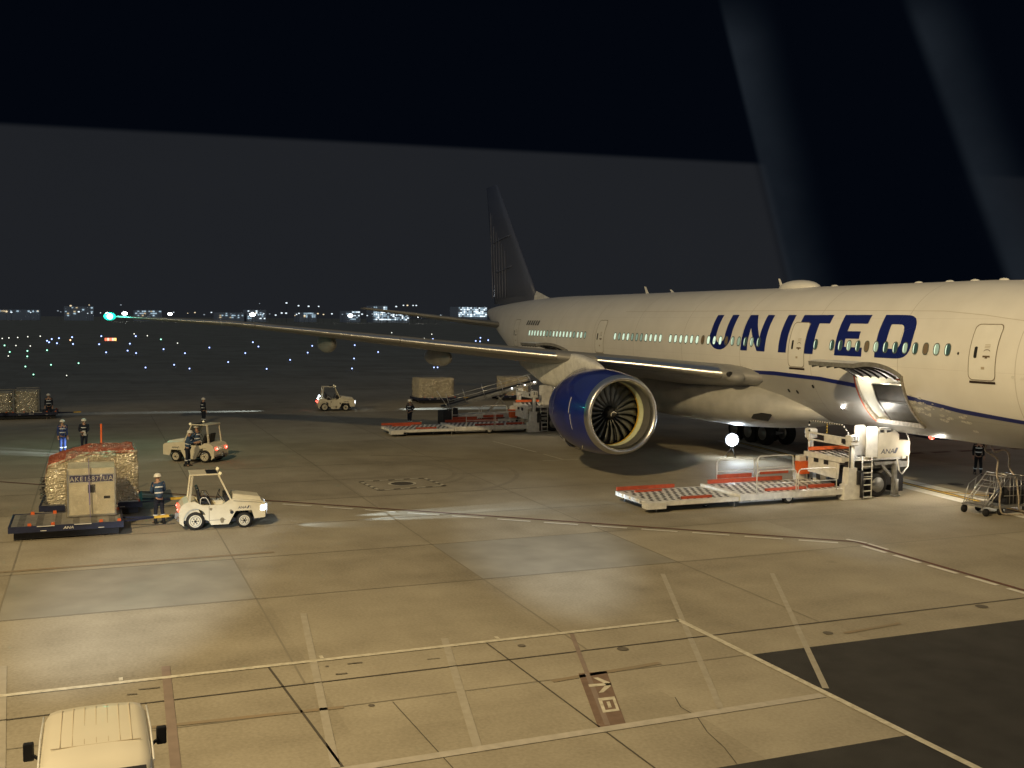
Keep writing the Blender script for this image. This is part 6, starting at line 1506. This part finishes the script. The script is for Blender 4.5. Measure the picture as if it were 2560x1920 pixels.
def lit_sign(label, x, y, w, h, cols):
    t = thing('guidance_sign', label, 'sign', (x, y, 0), R_(-5))
    b = mb(M_dark); b.box((0, 0, 0.45), (0.25, w + 0.2, h + 0.3)); b.box((0, -w * 0.4, 0.1), (0.1, 0.1, 0.3)); b.box((0, w * 0.4, 0.1), (0.1, 0.1, 0.3)); b.build('housing', t)
    n_ = len(cols)
    for k, c in enumerate(cols):
        b = mb(mat('sign_' + c, (0.5, 0.1, 0.05), 0.4, emit={'r': (1.0, 0.16, 0.08), 'y': (1.0, 0.62, 0.18), 'p': (1.0, 0.45, 0.32)}[c], estr=2.2)); b.box((0.15, -w / 2 + w * (k + 0.5) / n_, 0.5), (0.06, w / n_ * 0.9, h)); b.build('sign_face', t)
lit_sign('small lit red and yellow taxiway sign below the green wing tip light', -296.8, -26.0, 3.1, 0.75, 'rprpy')
lit_sign('small lit red taxiway sign above the middle of the wing', -321.6, 65.5, 3.4, 0.8, 'yrpr')

# ================================================================ far shore: terminal buildings and lamps
M_facade = mat('far_facade', (0.60, 0.62, 0.66), 0.8)
def lit(name, col, st): return mat(name, (0.3, 0.3, 0.3), 0.5, emit=col, estr=st)
Lc = lit('far_window_cool', (0.62, 0.85, 1.0), 0.7); Lw = lit('far_window_warm', (1.0, 0.78, 0.45), 0.6); Lb = lit('far_window_bright', (0.80, 0.93, 1.0), 1.8)
def py_at(u, X): # lateral position on the far plane that a bearing meets
    d = Fv + Rv * ((u - 1280) / 2661.14); return -31.695 + d.y / d.x * (X - 21.61)
def far_building(u0, u1, h, label, seed, dens=0.4, bright=False, base=0.0, X=-1500):
    y0, y1 = py_at(u0, X), py_at(u1, X); w = y1 - y0; r_ = random.Random(seed)
    t = thing('far_building', label, 'building', (X, (y0 + y1) / 2, 0))
    b = mb(M_facade); b.box((-20, 0, (h + base) / 2), (38, w + 2, h + base + 1)); b.build('wall', t)
    b = MB(); n_ = max(3, int(w / 2.6)); fl = max(1, int(h / 2.6))
    for i in range(n_):
        for j in range(fl):
            if r_.random() < dens:
                b.mat(r_.choice([Lc, Lc, Lb if bright else Lc, Lw if not bright else Lb])); b.box((-0.6, -w / 2 + w * (i + 0.5) / n_, base + 1.2 + h * (j + 0.5) / fl * 0.92), (0.6, w / n_ * (0.5 + 0.45 * r_.random()), 0.7 + 1.0 * r_.random()))
    b.build('lit_windows', t)
FB = [(0, 100, 5, 'long low far terminal roof line glowing white at the left edge', 1, 0.5, False, 8), (165, 235, 14, 'far building with scattered cool windows left of the green wing light', 2, 0.30, False, 4), (340, 405, 12, 'far building with cool windows just right of the green wing light', 3, 0.45, False, 2),
      (620, 665, 14, 'far building with a bright white lamp on the skyline left of centre', 4, 0.4, True, 2), (750, 790, 8, 'far low building with a warm window strip on the skyline', 5, 0.5, False, 5), (866, 900, 14, 'far building with one tall lit stair tower', 6, 0.45, True, 2),
      (934, 968, 22, 'tall far block with rows of lit windows above the tailplane', 7, 0.60, True, 2), (968, 1022, 13, 'far building with bright cool bands beside the tall block', 8, 0.42, True, 2), (1146, 1216, 16, 'far terminal with brilliant white windows beside the aircraft tail', 9, 0.85, True, 8), (545, 610, 9, 'far dim building with few windows', 10, 0.25, False, 3)]
for q in FB: far_building(q[0], q[1], q[2], q[3], q[4], q[5], q[6], q[7])
r_ = random.Random(12)
spots_ = [(x, 792 + r_.uniform(-3, 3)) for x in (20, 32, 80, 98, 148, 155, 200, 222, 232, 254, 316, 430, 436, 471, 489, 512, 530, 632, 640, 652, 660, 675, 690, 705, 716, 738, 742, 748, 762, 779, 795, 809, 830, 856, 880, 905, 918, 931, 952, 965, 978, 991, 1004, 1018, 1030, 1043, 1052, 1056, 1071, 1088, 1101)]
spots_ += [(990, 771), (1008, 768), (1018, 768), (1032, 768), (1040, 768), (717, 766), (772, 773), (797, 773), (747, 772), (226, 776), (180, 778), (305, 775), (650, 768)]
for u, v in spots_:
    X = -1300; y = py_at(u, X); z = 7.23 + 1427 * (797.5 - v) / 2661
    kind = r_.choice(['c', 'c', 'w', 'c', 'f'])
    b = mb(M_dark); b.tube([(0, 0, 0), (0, 0, z)], 0.10, 4)
    b.mat({'c': lit('far_lamp_cool', (0.8, 0.92, 1.0), 1.3), 'w': lit('far_lamp_warm', (1.0, 0.8, 0.5), 1.0), 'f': lit('far_lamp_faint', (0.6, 0.7, 0.8), 0.4)}[kind]); b.ball((0.3, 0, z), 0.5 + 0.6 * r_.random(), (1, 1.2, 0.8), n=8, m=6)
    o = b.build('far_lamp'); o.location = (X, y, 0); tagobj(o, {'c': 'tiny cool white lamp post on the far skyline', 'w': 'tiny warm lamp post on the far skyline', 'f': 'tiny dim lamp post on the far skyline'}[kind], 'lamp post', {'c': 'cool lamps on the far skyline', 'w': 'warm lamps on the far skyline', 'f': 'dim lamps on the far skyline'}[kind])
for u, r in ((314, 2.4), (427, 2.0), (1045, 1.8), (1053, 2.2), (876, 2.4), (632, 2.6)):
    y = py_at(u, -1250); t = bpy.data.objects.new('far_floodlight', None)
    b = mb(M_dark); b.tube([(0, 0, 0), (0, 0, 9)], 0.2, 5); b.mat(lit('far_flood', (0.92, 0.97, 1.0), 9)); b.ball((0.4, 0, 9.3), r, (1, 1.3, 0.8), n=10, m=8); o = b.build('far_floodlight'); o.location = (-1250, y, 0)
    tagobj(o, 'bright white floodlight mast on the far skyline', 'floodlight mast', 'bright floodlight masts on the far skyline')
